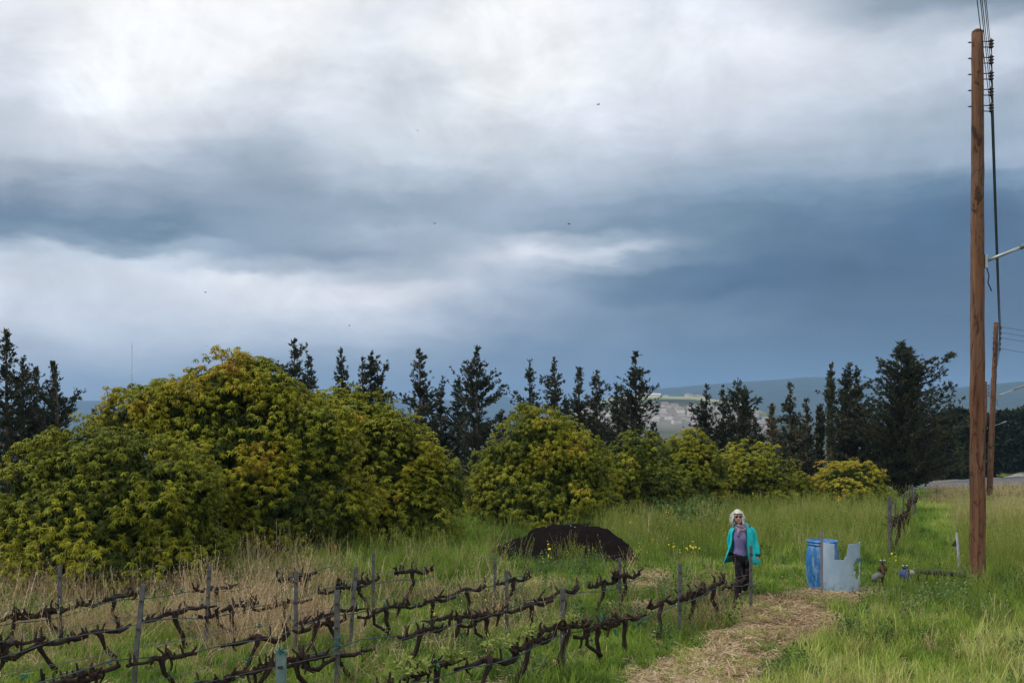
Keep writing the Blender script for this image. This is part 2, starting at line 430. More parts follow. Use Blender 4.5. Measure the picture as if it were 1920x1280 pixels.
# ------------------------------------------------------------------ road
def catmull(pts, n=10):
    out = []; p = [pts[0]] + list(pts) + [pts[-1]]
    for i in range(1, len(p) - 2):
        for k in range(n):
            t = k / n; a, b, c, d = [np.array(q, float) for q in p[i - 1:i + 3]]
            out.append(.5 * ((2 * b) + (-a + c) * t + (2 * a - 5 * b + 4 * c - d) * t * t + (-a + 3 * b - 3 * c + d) * t ** 3))
    out.append(np.array(pts[-1], float)); return out
def ribbon(name, pts, w0, w1, lift, mat, nx=6):
    V = []; c = catmull(pts, 14)
    for i, p in enumerate(c):
        t = c[min(i + 1, len(c) - 1)] - c[max(i - 1, 0)]; t = t / np.hypot(*t); nrm = np.array((-t[1], t[0]))
        for k in range(nx + 1):
            q = p + nrm * (w0 + (w1 - w0) * k / nx)
            zc = max(gz(*(p + nrm * s)) for s in (-4.2, -2, 0, 2, 4.2))
            V.append((q[0], q[1], zc + lift))
    n = nx + 1
    Fq = [[i * n + k, i * n + k + 1, (i + 1) * n + k + 1, (i + 1) * n + k] for i in range(len(c) - 1) for k in range(nx)]
    return obj(name, mesh_np(name, V, Fq, mat, smooth=True))
ROAD = [(-90, 88), (-40, 83), (0, 81), (20, 76.5), (31.5, 76), (49, 95), (72, 124), (100, 160)]
am = Mat('asphalt', .75, .35); am.color(am.ramp(am.noise(2.2, 6, .7), [(.3, (.085, .09, .10)), (.7, (.14, .145, .16))])); am.bump(am.noise(60, 4), .3, .01)
tag(ribbon('road', ROAD, -3.4, 3.4, .10, am.m), kind='structure')
wm = simple('road_paint', (.62, .62, .6), .7, .2, .15, 3)
vm = simple('gravel_verge', (.33, .30, .25), .95, .1, .35, 3)
tag(ribbon('road_verge', ROAD, 3.4, 4.4, .06, vm, 2), kind='structure')
tag(ribbon('road_verge', ROAD, -4.4, -3.4, .06, vm, 2), kind='structure')
tag(ribbon('road_marking', ROAD, 3.0, 3.15, .106, wm, 1), kind='structure')
tag(ribbon('road_marking', ROAD, -3.15, -3.0, .106, wm, 1), kind='structure')

# ------------------------------------------------------------------ haze
def build_haze():
    mb = MB(); x0, x1, y0, y1, z0, z1 = -8600, 8600, -200, 8300, -260, 330
    mb.box(((x0 + x1) / 2, (y0 + y1) / 2, (z0 + z1) / 2), (x1 - x0, y1 - y0, z1 - z0))
    m = bpy.data.materials.new('haze_air'); m.use_nodes = True; t = m.node_tree; t.nodes.clear()
    v = t.nodes.new('ShaderNodeVolumePrincipled'); v.inputs['Color'].default_value = (.38, .64, 1, 1)
    v.inputs['Density'].default_value = HAZE; v.inputs['Anisotropy'].default_value = 0.0
    o = t.nodes.new('ShaderNodeOutputMaterial'); t.links.new(v.outputs[0], o.inputs['Volume'])
    tag(mb.obj('haze', m, smooth=False), kind='stuff')
HAZE = 1.9e-4
build_haze()

# ================================================================== FAR HOUSES
def build_village():
    wallm = [simple('house_wall', c, .85, .1, .1, .3) for c in ((.62, .58, .52), (.52, .47, .43), (.72, .70, .66))]
    roofm = [simple('tiled_roof', c, .85, .1, .2, .5) for c in ((.26, .19, .16), (.30, .26, .23), (.42, .40, .37))]
    rr = random.Random(5); protos = []
    for k in range(5):
        w, d, h = rr.uniform(7, 11), rr.uniform(6, 8), rr.choice((2.8, 3.2, 4.6))
        root = thing('far_house', 'x', 'house')
        mb = MB(); mb.box((0, 0, h / 2 - 2), (w, d, h + 4)); mb.obj('wall', wallm[k % 3], root, smooth=False)
        mb = MB(); e = .5; rh = 1.9 if k % 3 != 2 else .5
        vs = [(-w/2-e, -d/2-e, h), (w/2+e, -d/2-e, h), (w/2+e, d/2+e, h), (-w/2-e, d/2+e, h), (-w/2+1, 0, h+rh), (w/2-1, 0, h+rh)]
        mb.add(vs, [[0, 1, 5, 4], [2, 3, 4, 5], [1, 2, 5], [3, 0, 4], [3, 2, 1, 0]]); mb.obj('roof', roofm[k % 3], root, smooth=False)
        protos.append(root)
    k = 0
    spots = []
    tries = 0
    while len(spots) < 110 and tries < 6000:
        tries += 1
        px = rr.uniform(1085, 1440); Y = rr.uniform(1060, 1300)
        if len(spots) > 92: px = rr.uniform(1130, 1330); Y = rr.uniform(1610, 1680)
        X = (px - 960) / F * Y
        if any(abs(X - a) < 11 and abs(Y - b) < 16 for a, b in spots): continue
        spots.append((X, Y))
    for X, Y in spots:
        z = gz(X, Y)
        o = protos[k] if k < 5 else copy_tree(protos[k % 5])
        o.location = (X, Y, z); o.rotation_euler.z = rr.uniform(-.5, .5); k += 1
        hi = Y > 1500
        tag(o, 'tiny pale house along the crest of the far pale hill' if hi else 'tiny pale house of the far village seen between the cypresses', 'house', 'houses on the far crest' if hi else 'houses of the far village')
    # long white shed near the crest and pale strip on the left plain
    for (px, Y, w, lab) in ((1226, 1640, 22, 'long white shed on the crest of the far hill, right of the tallest thin cypress'), (143, 2300, 26, 'long white shed on the hazy plain left of the orchard'), (1782 - 560, 1500, 14, 'small white shed just below the far hill crest')):
        X = (px - 960) / F * Y; root = thing('far_shed', lab, 'shed', (X, Y, gz(X, Y)))
        mb = MB(); mb.box((0, 0, 1), (w, 9, 6)); mb.obj('wall', wallm[2], root, smooth=False)
        mb = MB(); mb.add([(-w/2-.3, -5, 4), (w/2+.3, -5, 4), (w/2+.3, 5, 4), (-w/2-.3, 5, 4), (-w/2-.3, 0, 5.6), (w/2+.3, 0, 5.6)], [[0, 1, 5, 4], [2, 3, 4, 5], [1, 2, 5], [3, 0, 4]]); mb.obj('roof', wallm[2], root, smooth=False)
build_village()
steel = simple('galvanised_steel', (.42, .44, .46), .45, .5, .12, 6, metal=.6)
paint_w = simple('mast_white_paint', (.7, .7, .7), .6, .3, .05)
def mast(px, ytop, ybase, Y, w, lab, mat, rings=16):
    X = (px - 960) / F * Y; zb = gz(X, Y); H = CZ + (HZ - ytop) / F * Y - zb
    root = thing('radio_mast', lab, 'mast', (X, Y, zb))
    for k in range(3):
        a = 2 * pi * k / 3; mb = MB(); mb.tube([(w * cos(a), w * sin(a), -1), (w * cos(a), w * sin(a), H)], w * .28, 5); mb.obj('leg', mat, root)
    mb = MB()
    for i in range(rings):
        z0, z1 = H * i / rings, H * (i + 1) / rings
        for k in range(3):
            a, b = 2 * pi * k / 3, 2 * pi * (k + 1) / 3
            mb.tube([(w * cos(a), w * sin(a), z0), (w * cos(b), w * sin(b), z1)], w * .14, 4)
    mb.obj('bracing', mat, root)
    mb = MB(); mb.tube([(0, 0, H), (0, 0, H * 1.03)], w * .3, 5); mb.obj('antenna', mat, root)
mast(247, 645, 755, 900, .42, 'tall thin grey radio mast rising behind the big mango tree', steel, 24)
mast(1518, 704, 712, 4850, 2.2, 'small white mast on top of the far blue hill', paint_w, 5)

# ================================================================== FOLIAGE KITS
def leaf_blade(L0, w, e0, bend, az, stations=(0, .3, .68, 1), wid=(.25, 1, .82, .06), wob=0):
    """one drooping blade: returns verts of a strip"""
    vs = []; p = np.array([0., 0., 0.]); e = e0; d_az = np.array([cos(az), sin(az), 0]); side = np.array([-sin(az), cos(az), 0])
    last = 0
    for s, wk in zip(stations, wid):
        ds = (s - last) * L0; e_ = e0 - bend * (s + last) / 2
        p = p + ds * (d_az * cos(e_) + np.array([0, 0, 1]) * sin(e_)); last = s
        roll = side * 1.0 + np.array([0, 0, 1]) * wob
        vs.append(p - roll * w * wk / 2); vs.append(p + roll * w * wk / 2)
    return vs
def rosette(rr, n=10, L0=.2, w=.04, e=(.2, .9), bend=(1.2, 2.3), seg=3):
    V = []; Fq = []; tj = []
    for k in range(n):
        az = 2 * pi * k / n + rr.uniform(-.3, .3)
        vs = leaf_blade(L0 * rr.uniform(.7, 1.15), w * rr.uniform(.8, 1.2), rr.uniform(*e), rr.uniform(*bend), az, wob=rr.uniform(-.5, .5), **({} if seg == 3 else dict(stations=(0, .45, 1), wid=(.3, 1, .08))))
        b = len(V); V += vs; j = rr.uniform(-.13, .13)
        for i in range(seg): Fq.append([b + 2 * i, b + 2 * i + 1, b + 2 * i + 3, b + 2 * i + 2]); tj.append(j)
    return np.array(V), np.array(Fq), np.array(tj)
def scatter(templates, T, Rm, sc, tint, name, mat, which=None):
    """join many copies of small templates into one real mesh. T (k,3) Rm (k,3,3) sc (k,) tint (k,)"""
    Vs, Fs, Ts = [], [], []; base = 0
    which = rng.integers(0, len(templates), len(T)) if which is None else which
    for i, (V, Fq, tj) in enumerate(templates):
        s = which == i; k = int(s.sum())
        if not k: continue
        W_ = np.einsum('kij,nj->kni', Rm[s] * sc[s][:, None, None], V) + T[s][:, None, :]
        Vs.append(W_.reshape(-1, 3))
        Fs.append((Fq[None] + (np.arange(k) * len(V))[:, None, None] + base).reshape(-1, Fq.shape[1])); base += k * len(V)
        Ts.append((tint[s][:, None] + tj[None]).ravel())
    return mesh_np(name, np.concatenate(Vs), np.concatenate(Fs), mat, {'tint': ('FACE', np.clip(np.concatenate(Ts), 0, 1))})
def rot_to(nrm, spin):
    """rotation matrices taking +Z to nrm, spun about it. nrm (k,3)"""
    z = nrm / np.linalg.norm(nrm, axis=1, keepdims=True)
    a = np.where(np.abs(z[:, 2:3]) < .95, np.array([[0, 0, 1.]]), np.array([[1., 0, 0]]))
    x = np.cross(a, z); x /= np.linalg.norm(x, axis=1, keepdims=True); y = np.cross(z, x)
    c, s = np.cos(spin)[:, None], np.sin(spin)[:, None]
    return np.stack([x * c + y * s, -x * s + y * c, z], -1)
bark = Mat('bark_grey_brown', .95, .1); bark.color(bark.ramp(bark.noise(9, 5, .65, stretch=(1, 1, .3)), [(.3, (.045, .035, .025)), (.7, (.15, .12, .09))])); bark.bump(bark.noise(22, 5, .7, stretch=(1, 1, .25)), .8, .02); bark = bark.m

# ------------------------------------------------------------------ mango trees
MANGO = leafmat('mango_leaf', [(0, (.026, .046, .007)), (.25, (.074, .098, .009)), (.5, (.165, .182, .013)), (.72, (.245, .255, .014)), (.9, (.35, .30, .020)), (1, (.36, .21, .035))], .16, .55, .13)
mr_ = random.Random(11)
ROS = [rosette(mr_, mr_.choice((9, 10, 11)), .175, .030, (.1, .85), (1.9, 3.1)) for _ in range(6)]
ROS_S = [rosette(mr_, mr_.choice((9, 10)), .14, .038, (0, .7), (1.1, 2.2), 2) for _ in range(5)]
ROS_M = [rosette(mr_, mr_.choice((9, 10)), .175, .031, (.1, .85), (1.9, 3.1), 2) for _ in range(5)]
def mango(lobes_px, Y, dens, tbase, tvar, lab, kit=ROS, seed=0, size=1.0, zoff=0.0, group='mango trees of the orchard', shoots=0):
    g = np.random.default_rng(seed + 50); rr = random.Random(seed)
    k = Y / F
    lobes = []
    for (cx, cy, rx, ry, *dy) in lobes_px:
        c = P(cx, cy, Y); lobes.append((c.x, Y + (dy[0] if dy else 0), c.z, rx * k, rx * k * .85, ry * k))
    cx0 = sum(l[0] for l in lobes) / len(lobes); zb = gz(cx0, Y)
    big = list(lobes)
    for l in big:       # secondary bulges
        for _ in range(7):
            a = g.uniform(0, 2 * pi); e = g.uniform(-.1, 1.35); f = g.uniform(.22, .42)
            d = np.array([cos(a) * cos(e), sin(a) * cos(e), sin(e)]); q = .93 - f * .75
            lobes.append((l[0] + d[0] * l[3] * q, l[1] + d[1] * l[4] * q, l[2] + d[2] * l[5] * q, l[3] * f * 1.15, l[4] * f * 1.15, l[5] * f * 1.0))
    T, Nn, D = [], [], []
    for li, l in enumerate(lobes):
        area = 4 * pi * ((l[3] * l[5]) ** 1.0) * .8
        n = int(area * dens * 1.55 * (1.15 if li >= len(big) else 1.0))
        d = g.normal(size=(n, 3)); d /= np.linalg.norm(d, axis=1, keepdims=True)
        d = d[d[:, 2] > -.75]
        rad = g.choice([1.0, .84, .62], len(d), p=[.60, .22, .18]) + g.normal(0, .035, len(d))
        p = np.array(l[:3]) + d * np.array(l[3:]) * rad[:, None]
        dk = min(1, l[3] / 1.9) * .85
        p += dk * ((fbm(p[:, 0] * .9, p[:, 1] * .9, p[:, 2] * .9 + seed, 2)[:, None] - .5) * 1.25 + (fbm(p[:, 0] * 2.7, p[:, 1] * 2.7, p[:, 2] * 2.7, 2)[:, None] - .5) * .75) * d
        keep = p[:, 2] > zb + .22
        for lj, m in enumerate(lobes):
            if lj == li: continue
            q = (p - np.array(m[:3])) / np.array(m[3:]); keep &= (np.sum(q * q, 1) > .68)
        hole = fbm(p[:, 0] * 2.3 + seed, p[:, 1] * 2.3, p[:, 2] * 2.6, 2); keep &= ~((hole < .41) & (rad > .78))
        # leave the far side thinner, it is only an inner screen
        keep &= (d[:, 1] < .25) | (g.random(len(d)) < .12)
        T.append(p[keep]); Nn.append((d / np.array(l[3:]))[keep]); D.append(rad[keep])
    T = np.concatenate(T); Nn = np.concatenate(Nn); Nn /= np.linalg.norm(Nn, axis=1, keepdims=True); D = np.concatenate(D)
    up = Nn * .55 + np.array([0, 0, 1.1]) + g.normal(0, .32, Nn.shape)
    Rm = rot_to(up, g.uniform(0, 6.28, len(T)))
    sc = g.uniform(.75, 1.25, len(T)) * size
    young = fbm(T[:, 0] * .9, T[:, 1] * .9, T[:, 2] * .9 + seed, 3)
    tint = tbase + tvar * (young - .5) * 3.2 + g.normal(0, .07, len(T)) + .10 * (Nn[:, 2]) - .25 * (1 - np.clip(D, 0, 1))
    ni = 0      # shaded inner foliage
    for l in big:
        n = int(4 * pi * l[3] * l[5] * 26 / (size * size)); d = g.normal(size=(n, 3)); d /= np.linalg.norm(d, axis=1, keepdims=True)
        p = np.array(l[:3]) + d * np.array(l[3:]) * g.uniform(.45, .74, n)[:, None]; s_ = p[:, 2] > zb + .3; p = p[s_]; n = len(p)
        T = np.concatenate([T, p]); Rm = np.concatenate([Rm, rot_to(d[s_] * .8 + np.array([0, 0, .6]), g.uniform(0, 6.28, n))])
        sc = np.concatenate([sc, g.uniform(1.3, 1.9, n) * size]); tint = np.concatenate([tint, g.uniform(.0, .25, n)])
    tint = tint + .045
    T0 = np.array([cx0, Y, zb]); T = T - T0
    root = thing('mango_tree', lab, 'mango tree', tuple(T0), 0, group)
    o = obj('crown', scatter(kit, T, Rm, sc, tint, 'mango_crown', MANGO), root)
    o['kind'] = 'stuff'
    H = max(l[2] + l[5] for l in big) - zb; wr = max(l[3] for l in big)
    mb = MB(); mb.tube([(0, 0, -.2), (.03, .02, .4), (-.04, 0, .9), (.02, .03, H * .45)], [.17, .14, .13, .10], 10, jit=.08); mb.obj('trunk', bark, root)
    for l in big:
        c = Vector((l[0] - cx0, l[1] - Y, l[2] - zb)); s0 = Vector((0, 0, .7 + rr.random() * .4))
        mid = s0.lerp(c, .5) + Vector((rr.uniform(-.2, .2), rr.uniform(-.2, .2), .15))
        mb = MB(); mb.tube([s0, mid, c], [.09, .07, .04], 7, jit=.08)
        for _ in range(6):
            e = c + Vector((rr.uniform(-1, 1) * l[3] * .8, rr.uniform(-1, 1) * l[4] * .8, rr.uniform(-.3, .85) * l[5]))
            m2 = c.lerp(e, .5) + Vector((0, 0, .08)); mb.tube([mid.lerp(c, .6), m2, e], [.035, .025, .012], 5)
        mb.obj('branch', bark, root)
    return root
mango([(210,965,210,172),(100,905,84,80,-.3),(330,935,98,100,-.4),(58,1010,66,88,-.2),(232,1045,200,62,-.5),(385,1010,62,70,-.2),(190,850,100,56)], 19.6, 70, .46, .30,
      'dense rounded green mango tree at the far left, nearest to the vines', seed=1, size=.76)
mango([(430,880,205,190),(430,725,88,62),(320,790,112,88,-.3),(245,812,58,58),(512,745,72,62,-.2),(592,835,95,95,-.4),(560,950,150,105,-.5),(420,1000,160,80),(470,700,50,36)], 24.5, 50, .58, .38,
      'largest golden green mango tree, its top the highest of the orchard', seed=2, size=.88)
mango([(650,832,78,100),(730,850,88,84,-.3),(805,900,74,76,-.2),(765,965,106,78,-.4),(660,950,95,90),(610,795,70,62),(700,800,70,66),(775,870,70,66),(835,925,48,58)], 27.5, 52, .44, .30,
      'green mango tree sloping down to the right beside the golden one', kit=ROS_S, seed=3, size=.92)
mango([(1005,842,82,88),(940,876,62,66),(1072,872,72,68,-.2),(1000,935,130,74,-.3),(905,930,38,60),(1115,910,40,60)], 33, 46, .52, .34,
      'yellow tinged mango tree directly behind the black compost heap', kit=ROS_M, seed=4, size=.95)
mango([(1195,862,58,56),(1160,905,58,50),(1225,915,64,52,-.2),(1130,890,44,44)], 38, 42, .26, .18,
      'dark green mango tree between the two yellowish ones, left of the woman', kit=ROS_S, seed=5, size=1.05)
mango([(1290,856,58,54),(1268,905,86,48,-.2),(1325,890,45,52)], 42, 42, .52, .34,
      'mango tree with pale yellow top just above the woman', kit=ROS_M, seed=6, size=1.0)
mango([(1415,892,78,60),(1368,915,48,46),(1482,925,42,42,-.2),(1430,930,90,34),(1350,925,36,42),(1505,935,40,38)], 46, 40, .48, .22,
      'broad olive green mango tree to the upper right of the woman', kit=ROS_S, seed=7, size=1.05)
mango([(1590,912,68,50),(1628,934,42,34),(1550,935,36,32)], 46, 48, .66, .20,
      'low round bright yellow green mango bush behind the blue barrel', kit=ROS_S, seed=8, size=1.05)
mango([(1130,945,40,45),(1075,960,50,40)], 36.5, 28, .34, .25,
      'small dim mango tree squeezed in right of the compost heap', kit=ROS_M, seed=9, size=1.2)
mango([(1150,900,48,55),(1105,920,40,50)], 37, 28, .5, .25,
      'small mango tree in the gap behind the heap, half hidden', kit=ROS_M, seed=10, size=1.2)

# ------------------------------------------------------------------ cypress trees
CYP = leafmat('cypress_foliage', [(0, (.012, .018, .011)), (.4, (.040, .052, .027)), (.75, (.082, .088, .045)), (1, (.17, .11, .05))], .08, .7, .15)
def spray(rr, n=6, L0=.26, w=.062, spread=.6):
    V, Fq, tj = [], [], []
    for k in range(n):
        a = rr.uniform(0, 2 * pi); s = rr.uniform(.1, spread); l = L0 * rr.uniform(.5, 1.15)
        d = np.array([sin(s) * cos(a), sin(s) * sin(a), cos(s)]); o = d * rr.uniform(-.08, .05) + np.array([rr.uniform(-.05, .05), rr.uniform(-.05, .05), 0])
        side = np.cross(d, [rr.uniform(-1, 1), rr.uniform(-1, 1), rr.uniform(-1, 1)]); side /= np.linalg.norm(side)
        b = len(V); V += [o, o + d * l * .45 + side * w * .6, o + d * l, o + d * l * .5 - side * w * .6]; Fq.append([b, b + 1, b + 2, b + 3]); tj.append(rr.uniform(-.15, .15))
    return np.array(V), np.array(Fq), np.array(tj)
SPR = [spray(mr_) for _ in range(6)]
def cypress(px, ytop, hw, Y, lab, seed=0, style='ragged', twins=(), dens=1.0, tint=.4, limbs=(), prof=105):
    """hw = half width in photo pixels of the skirt. twins: (dx_px, ytop) extra leaders. limbs: (y_px, dx_px, dy_px) long side limbs"""
    g = np.random.default_rng(seed + 900); k = Y / F
    X = (px - 960) * k; zb = gz(X, Y)
    root = thing('cypress_tree', lab, 'cypress tree', (X, Y, zb), 0, 'cypress trees behind the orchard')
    leaders = [(0.0, 0.0, CZ + (HZ - ytop) * k - zb)] + [(dx * k, g.uniform(-.5, .5), CZ + (HZ - yt) * k - zb) for dx, yt in twins]
    Rb = hw * k; T, Dn = [], []; tr = MB(); br = MB(); CT = []; SZ = []
    for li, (lx, ly, H) in enumerate(leaders):
        x0, y0 = (0, 0)
        lean = g.normal(0, .12, 2)
        def axis(z):
            t = z / H; s = min(1, t / .45) if li else 0
            return np.array([x0 + lx * s + lean[0] * t * sin(t * 3 + li), y0 + ly * s + lean[1] * t, z])
        zs = np.linspace(0, H, 9)
        tr.tube([tuple(axis(z)) for z in zs], [max(.015, .16 * (1 - z / H) ** .8) for z in zs], 7)
        Rl = Rb * (.62 if (twins and li) else 1.0)
        nb = int(H * 20 * dens * (.65 if li else 1))
        t = g.random(nb) ** .85           # 0 top .. 1 base
        for ti in t:
            z = H * (1 - ti * .93) 
            if style == 'column': Lb = Rl * min(1, (ti * 5) ** .6 + .05) * g.uniform(.75, 1.0); el = g.uniform(1.0, 1.3)
            else:
                lump = .55 + .85 * vn(ti * 12 + seed * 3.1, li * 5.0, seed % 7)
                Lb = 1.22 * Rl * (.015 + .985 * min(1, ti * H / (prof * k)) ** .95) * lump * g.uniform(.45, 1.1)
                if g.random() < .05: Lb *= 1.35
                el = g.uniform(.15, .8)
            a = g.uniform(0, 2 * pi)
            b0 = axis(z - Lb * sin(el) * (.8 if style == 'column' else .35)); b0[2] = max(b0[2], .3)
            dh = np.array([cos(a), sin(a), 0]); pts = []
            for s in (0, .5, 1):
                pts.append(b0 + dh * Lb * s * cos(el) + np.array([0, 0, Lb * sin(el) * (s + .18 * s * s)]))
            br.tube([tuple(p) for p in pts], [.022, .014, .006], 4, cap=False)
            m = max(2, int(Lb * 9 * (1.5 if style == 'column' else 1)))
            ss = g.uniform(.12, 1.05, m)
            q = np.array([b0 + dh * Lb * s * cos(el) + np.array([0, 0, Lb * sin(el) * (s + .18 * s * s)]) for s in ss])
            q += g.normal(0, .045 if style != 'column' else .07, q.shape)
            T.append(q); dd = np.array([cos(a) * cos(el), sin(a) * cos(el), sin(el) + .5]); Dn.append(np.tile(dd, (m, 1)) + g.normal(0, .36, (m, 3))); SZ.append(1.2 - .5 * ss)
            CT.append(np.full(m, g.normal(0, .12)))
        # leader tuft
        m = 10; hh = g.random(m) * .8; SZ.append(.45 + .6 * hh); q = np.array([axis(H - hh[_]) for _ in range(m)]) + g.normal(0, .03, (m, 3)); T.append(q); Dn.append(np.tile([0, 0, 1.], (m, 1)) + g.normal(0, .4, (m, 3))); CT.append(np.zeros(m))
    for (yl, dx, dy) in limbs:
        z0 = CZ + (HZ - yl) * k - zb; e = np.array([dx * k, g.uniform(-.6, .1), z0 + dy * k]); s0 = np.array([dx * k * .12, 0, z0]); mid = (s0 + e) / 2 + np.array([0, 0, -.06 * abs(dx * k)])
        br.tube([tuple(s0), tuple(mid), tuple(e)], [.06, .04, .012], 5)
        Ln = np.linalg.norm(e - s0); m = int(Ln * 26)
        for s in g.random(m) ** .8:
            p = s0 * (1 - s) ** 2 + 2 * mid * s * (1 - s) + e * s * s
            T.append((p + g.normal(0, 1, 3) * np.array([.14, .14, .2]) * (1.3 - s * .8))[None]); SZ.append(np.array([.95])); Dn.append(((e - s0) / Ln + g.normal(0, .6, 3) + np.array([0, 0, .3]))[None]); CT.append(np.array([0.]))
    T = np.concatenate(T); Dn = np.concatenate(Dn); CT = np.concatenate(CT)
    sc = g.uniform(.75, 1.2, len(T)) * (Y / 60) ** .6 * np.concatenate(SZ)
    tn = tint + CT + g.normal(0, .1, len(T)) + (.35 * (g.random(len(T)) < .05))
    o = obj('crown', scatter(SPR, T, rot_to(Dn, g.uniform(0, 6, len(T))), sc, tn, 'cypress_crown', CYP), root); o['kind'] = 'stuff'
    tr.obj('trunk', bark, root); b = br.obj('branches', bark, root); b['kind'] = 'stuff'
    return root
CY = [
 # px, ytop, half width, Y, label, style, twins, limbs, tint
 (14, 622, 48, 46, 'tallest dark cypress at the left edge of the picture', 'ragged', (), (), .35),
 (46, 672, 44, 48, 'dark cypress second from the left edge, beside the tallest', 'ragged', (), (), .3),
 (68, 690, 26, 52, 'thin half bare cypress in the left clump, right of the tallest', 'ragged', (), (), .4),
 (100, 680, 42, 47, 'forked dark cypress with a limb reaching right in the left clump', 'ragged', ((16, 692),), ((800, 52, 66), (790, 44, 18)), .35),
 (-50, 640, 50, 47, 'dark cypress cut off by the left edge', 'ragged', (), (), .35),
 (215, 730, 20, 62, 'small cypress peeping over the left slope of the biggest mango', 'ragged', (), (), .5),
 (176, 768, 16, 60, 'smallest cypress tip between the left clump and mango tree', 'ragged', (), (), .45),
 (459, 674, 14, 60, 'cypress tip just behind the top of the biggest mango tree', 'ragged', (), (), .4),
 (550, 636, 34, 58, 'sparse crooked cypress right of the golden mango top', 'ragged', (), ((668, 24, 16), (700, -30, 18)), .4),
 (578, 666, 24, 60, 'thin leaning cypress beside the crooked one', 'ragged', (), (), .4),
 (641, 657, 28, 60, 'compact narrow cypress standing alone above the green mango', 'ragged', (), (), .35),
 (695, 664, 34, 60, 'many tipped cypress with a separate right limb', 'ragged', ((14, 667), (-12, 672)), ((745, 32, 60), (760, 42, 20)), .35),
 (784, 657, 46, 60, 'broad full cypress left of the paired ones', 'ragged', (), ((780, 40, 30),), .4),
 (831, 708, 22, 62, 'slim short cypress between two broad ones', 'ragged', (), (), .35),
 (858, 712, 26, 61, 'short bushy cypress leaning on its tall broad neighbour', 'ragged', (), (), .35),
 (896, 651, 46, 59, 'tall broad cypress with a long limb reaching right', 'ragged', (), ((765, 52, 42), (700, -22, 18)), .35),
 (992, 679, 28, 60, 'thin cypress with a slanting lower limb above the centre mango', 'ragged', (), ((775, -26, 40),), .4),
 (1038, 671, 32, 61, 'cypress with curved top above the yellow centre mango', 'ragged', (), ((725, -24, 12),), .5),
 (1085, 687, 30, 62, 'brownish cypress right of the curved one', 'ragged', (), (), .5),
 (1117, 694, 34, 61, 'bushy cypress left of a pair in front of the far hill', 'ragged', (), ((735, 24, 8),), .4),
 (1155, 721, 34, 60, 'short rounded cypress just left of the tallest centre one', 'ragged', ((12, 726),), (), .4),
 (1192, 659, 42, 59, 'tallest thin topped cypress at the centre, left of the far village', 'ragged', (), ((705, 20, 8), (740, 22, 12)), .35),
 (1325, 726, 36, 60, 'cypress in front of the far village with a drooping left limb', 'ragged', (), ((770, -30, 6),), .35),
 (1380, 712, 50, 60, 'wide forked cypress above the woman', 'ragged', ((-22, 725), (22, 728)), ((770, 44, 22),), .35),
 (1448, 760, 30, 58, 'brown tinged short cypress right of the forked one', 'ragged', (), (), .8),
 (1484, 720, 30, 60, 'pointed cypress with side tufts above the olive green mango', 'ragged', (), ((775, -20, 14),), .55),
 (1512, 750, 24, 58, 'small pointed cypress left of the column shaped one', 'ragged', (), (), .5),
 (1536, 758, 18, 60, 'small dark cypress touching the column shaped one', 'column', (), (), .4),
 (1559, 683, 14, 57, 'slim column shaped cypress, smooth and upright', 'column', (), (), .55),
 (1594, 681, 34, 59, 'bushy cypress right of the column shaped one', 'ragged', ((12, 684), (-8, 690)), ((740, 36, 24),), .4),
 (1470, 800, 30, 57, 'low dim cypress behind the olive green mango tree', 'ragged', (), (), .5),
 (1640, 790, 34, 58, 'low dark cypress left of the largest one', 'ragged', (), (), .35),
 (812, 775, 40, 63, 'low bushy cypress filling the gap right of the broad full one', 'ragged', (), (), .35),
 (940, 770, 34, 63, 'low cypress between the tall broad one and the centre mango', 'ragged', (), (), .35),
 (1062, 745, 30, 63, 'low cypress in the gap between curved and brownish ones', 'ragged', (), (), .4),
 (1225, 790, 34, 62, 'low cypress at the foot of the tallest centre one', 'ragged', (), (), .35),
 (1352, 790, 32, 62, 'low cypress filling below the forked one', 'ragged', (), (), .35),
 (1418, 782, 36, 62, 'low dark cypress between forked and brown tinged ones', 'ragged', (), (), .35),
 (1505, 800, 34, 61, 'low dark cypress under the small pointed one', 'ragged', (), (), .4),
 (1578, 795, 34, 60, 'low dark cypress filling beside the slim column', 'ragged', (), (), .35),
 (1620, 765, 30, 60, 'mid height dark cypress touching the left side of the largest', 'ragged', (), (), .35),
 (1260, 862, 30, 62, 'low dim cypress hidden behind the yellow topped mango', 'ragged', (), (), .35),
]
for i, (px, yt, hw, Y, lab, st, tw, lb, tn) in enumerate(CY):
    cypress(px, yt, hw, Y, lab, i, st, tw, 1.25 if i < 5 else 1.15 if hw > 20 else 1.4, tn, lb)
cypress(1690, 640, 104, 56, 'largest broad dark cypress with long limbs reaching right, near the road', 77, 'ragged', ((14, 652),), 2.3, .38,
        ((715, 88, 50), (735, 94, 12), (728, 80, 30), (770, 82, -14), (760, 90, 20), (800, 75, 10), (820, 100, -10), (700, 60, 26)), prof=210)

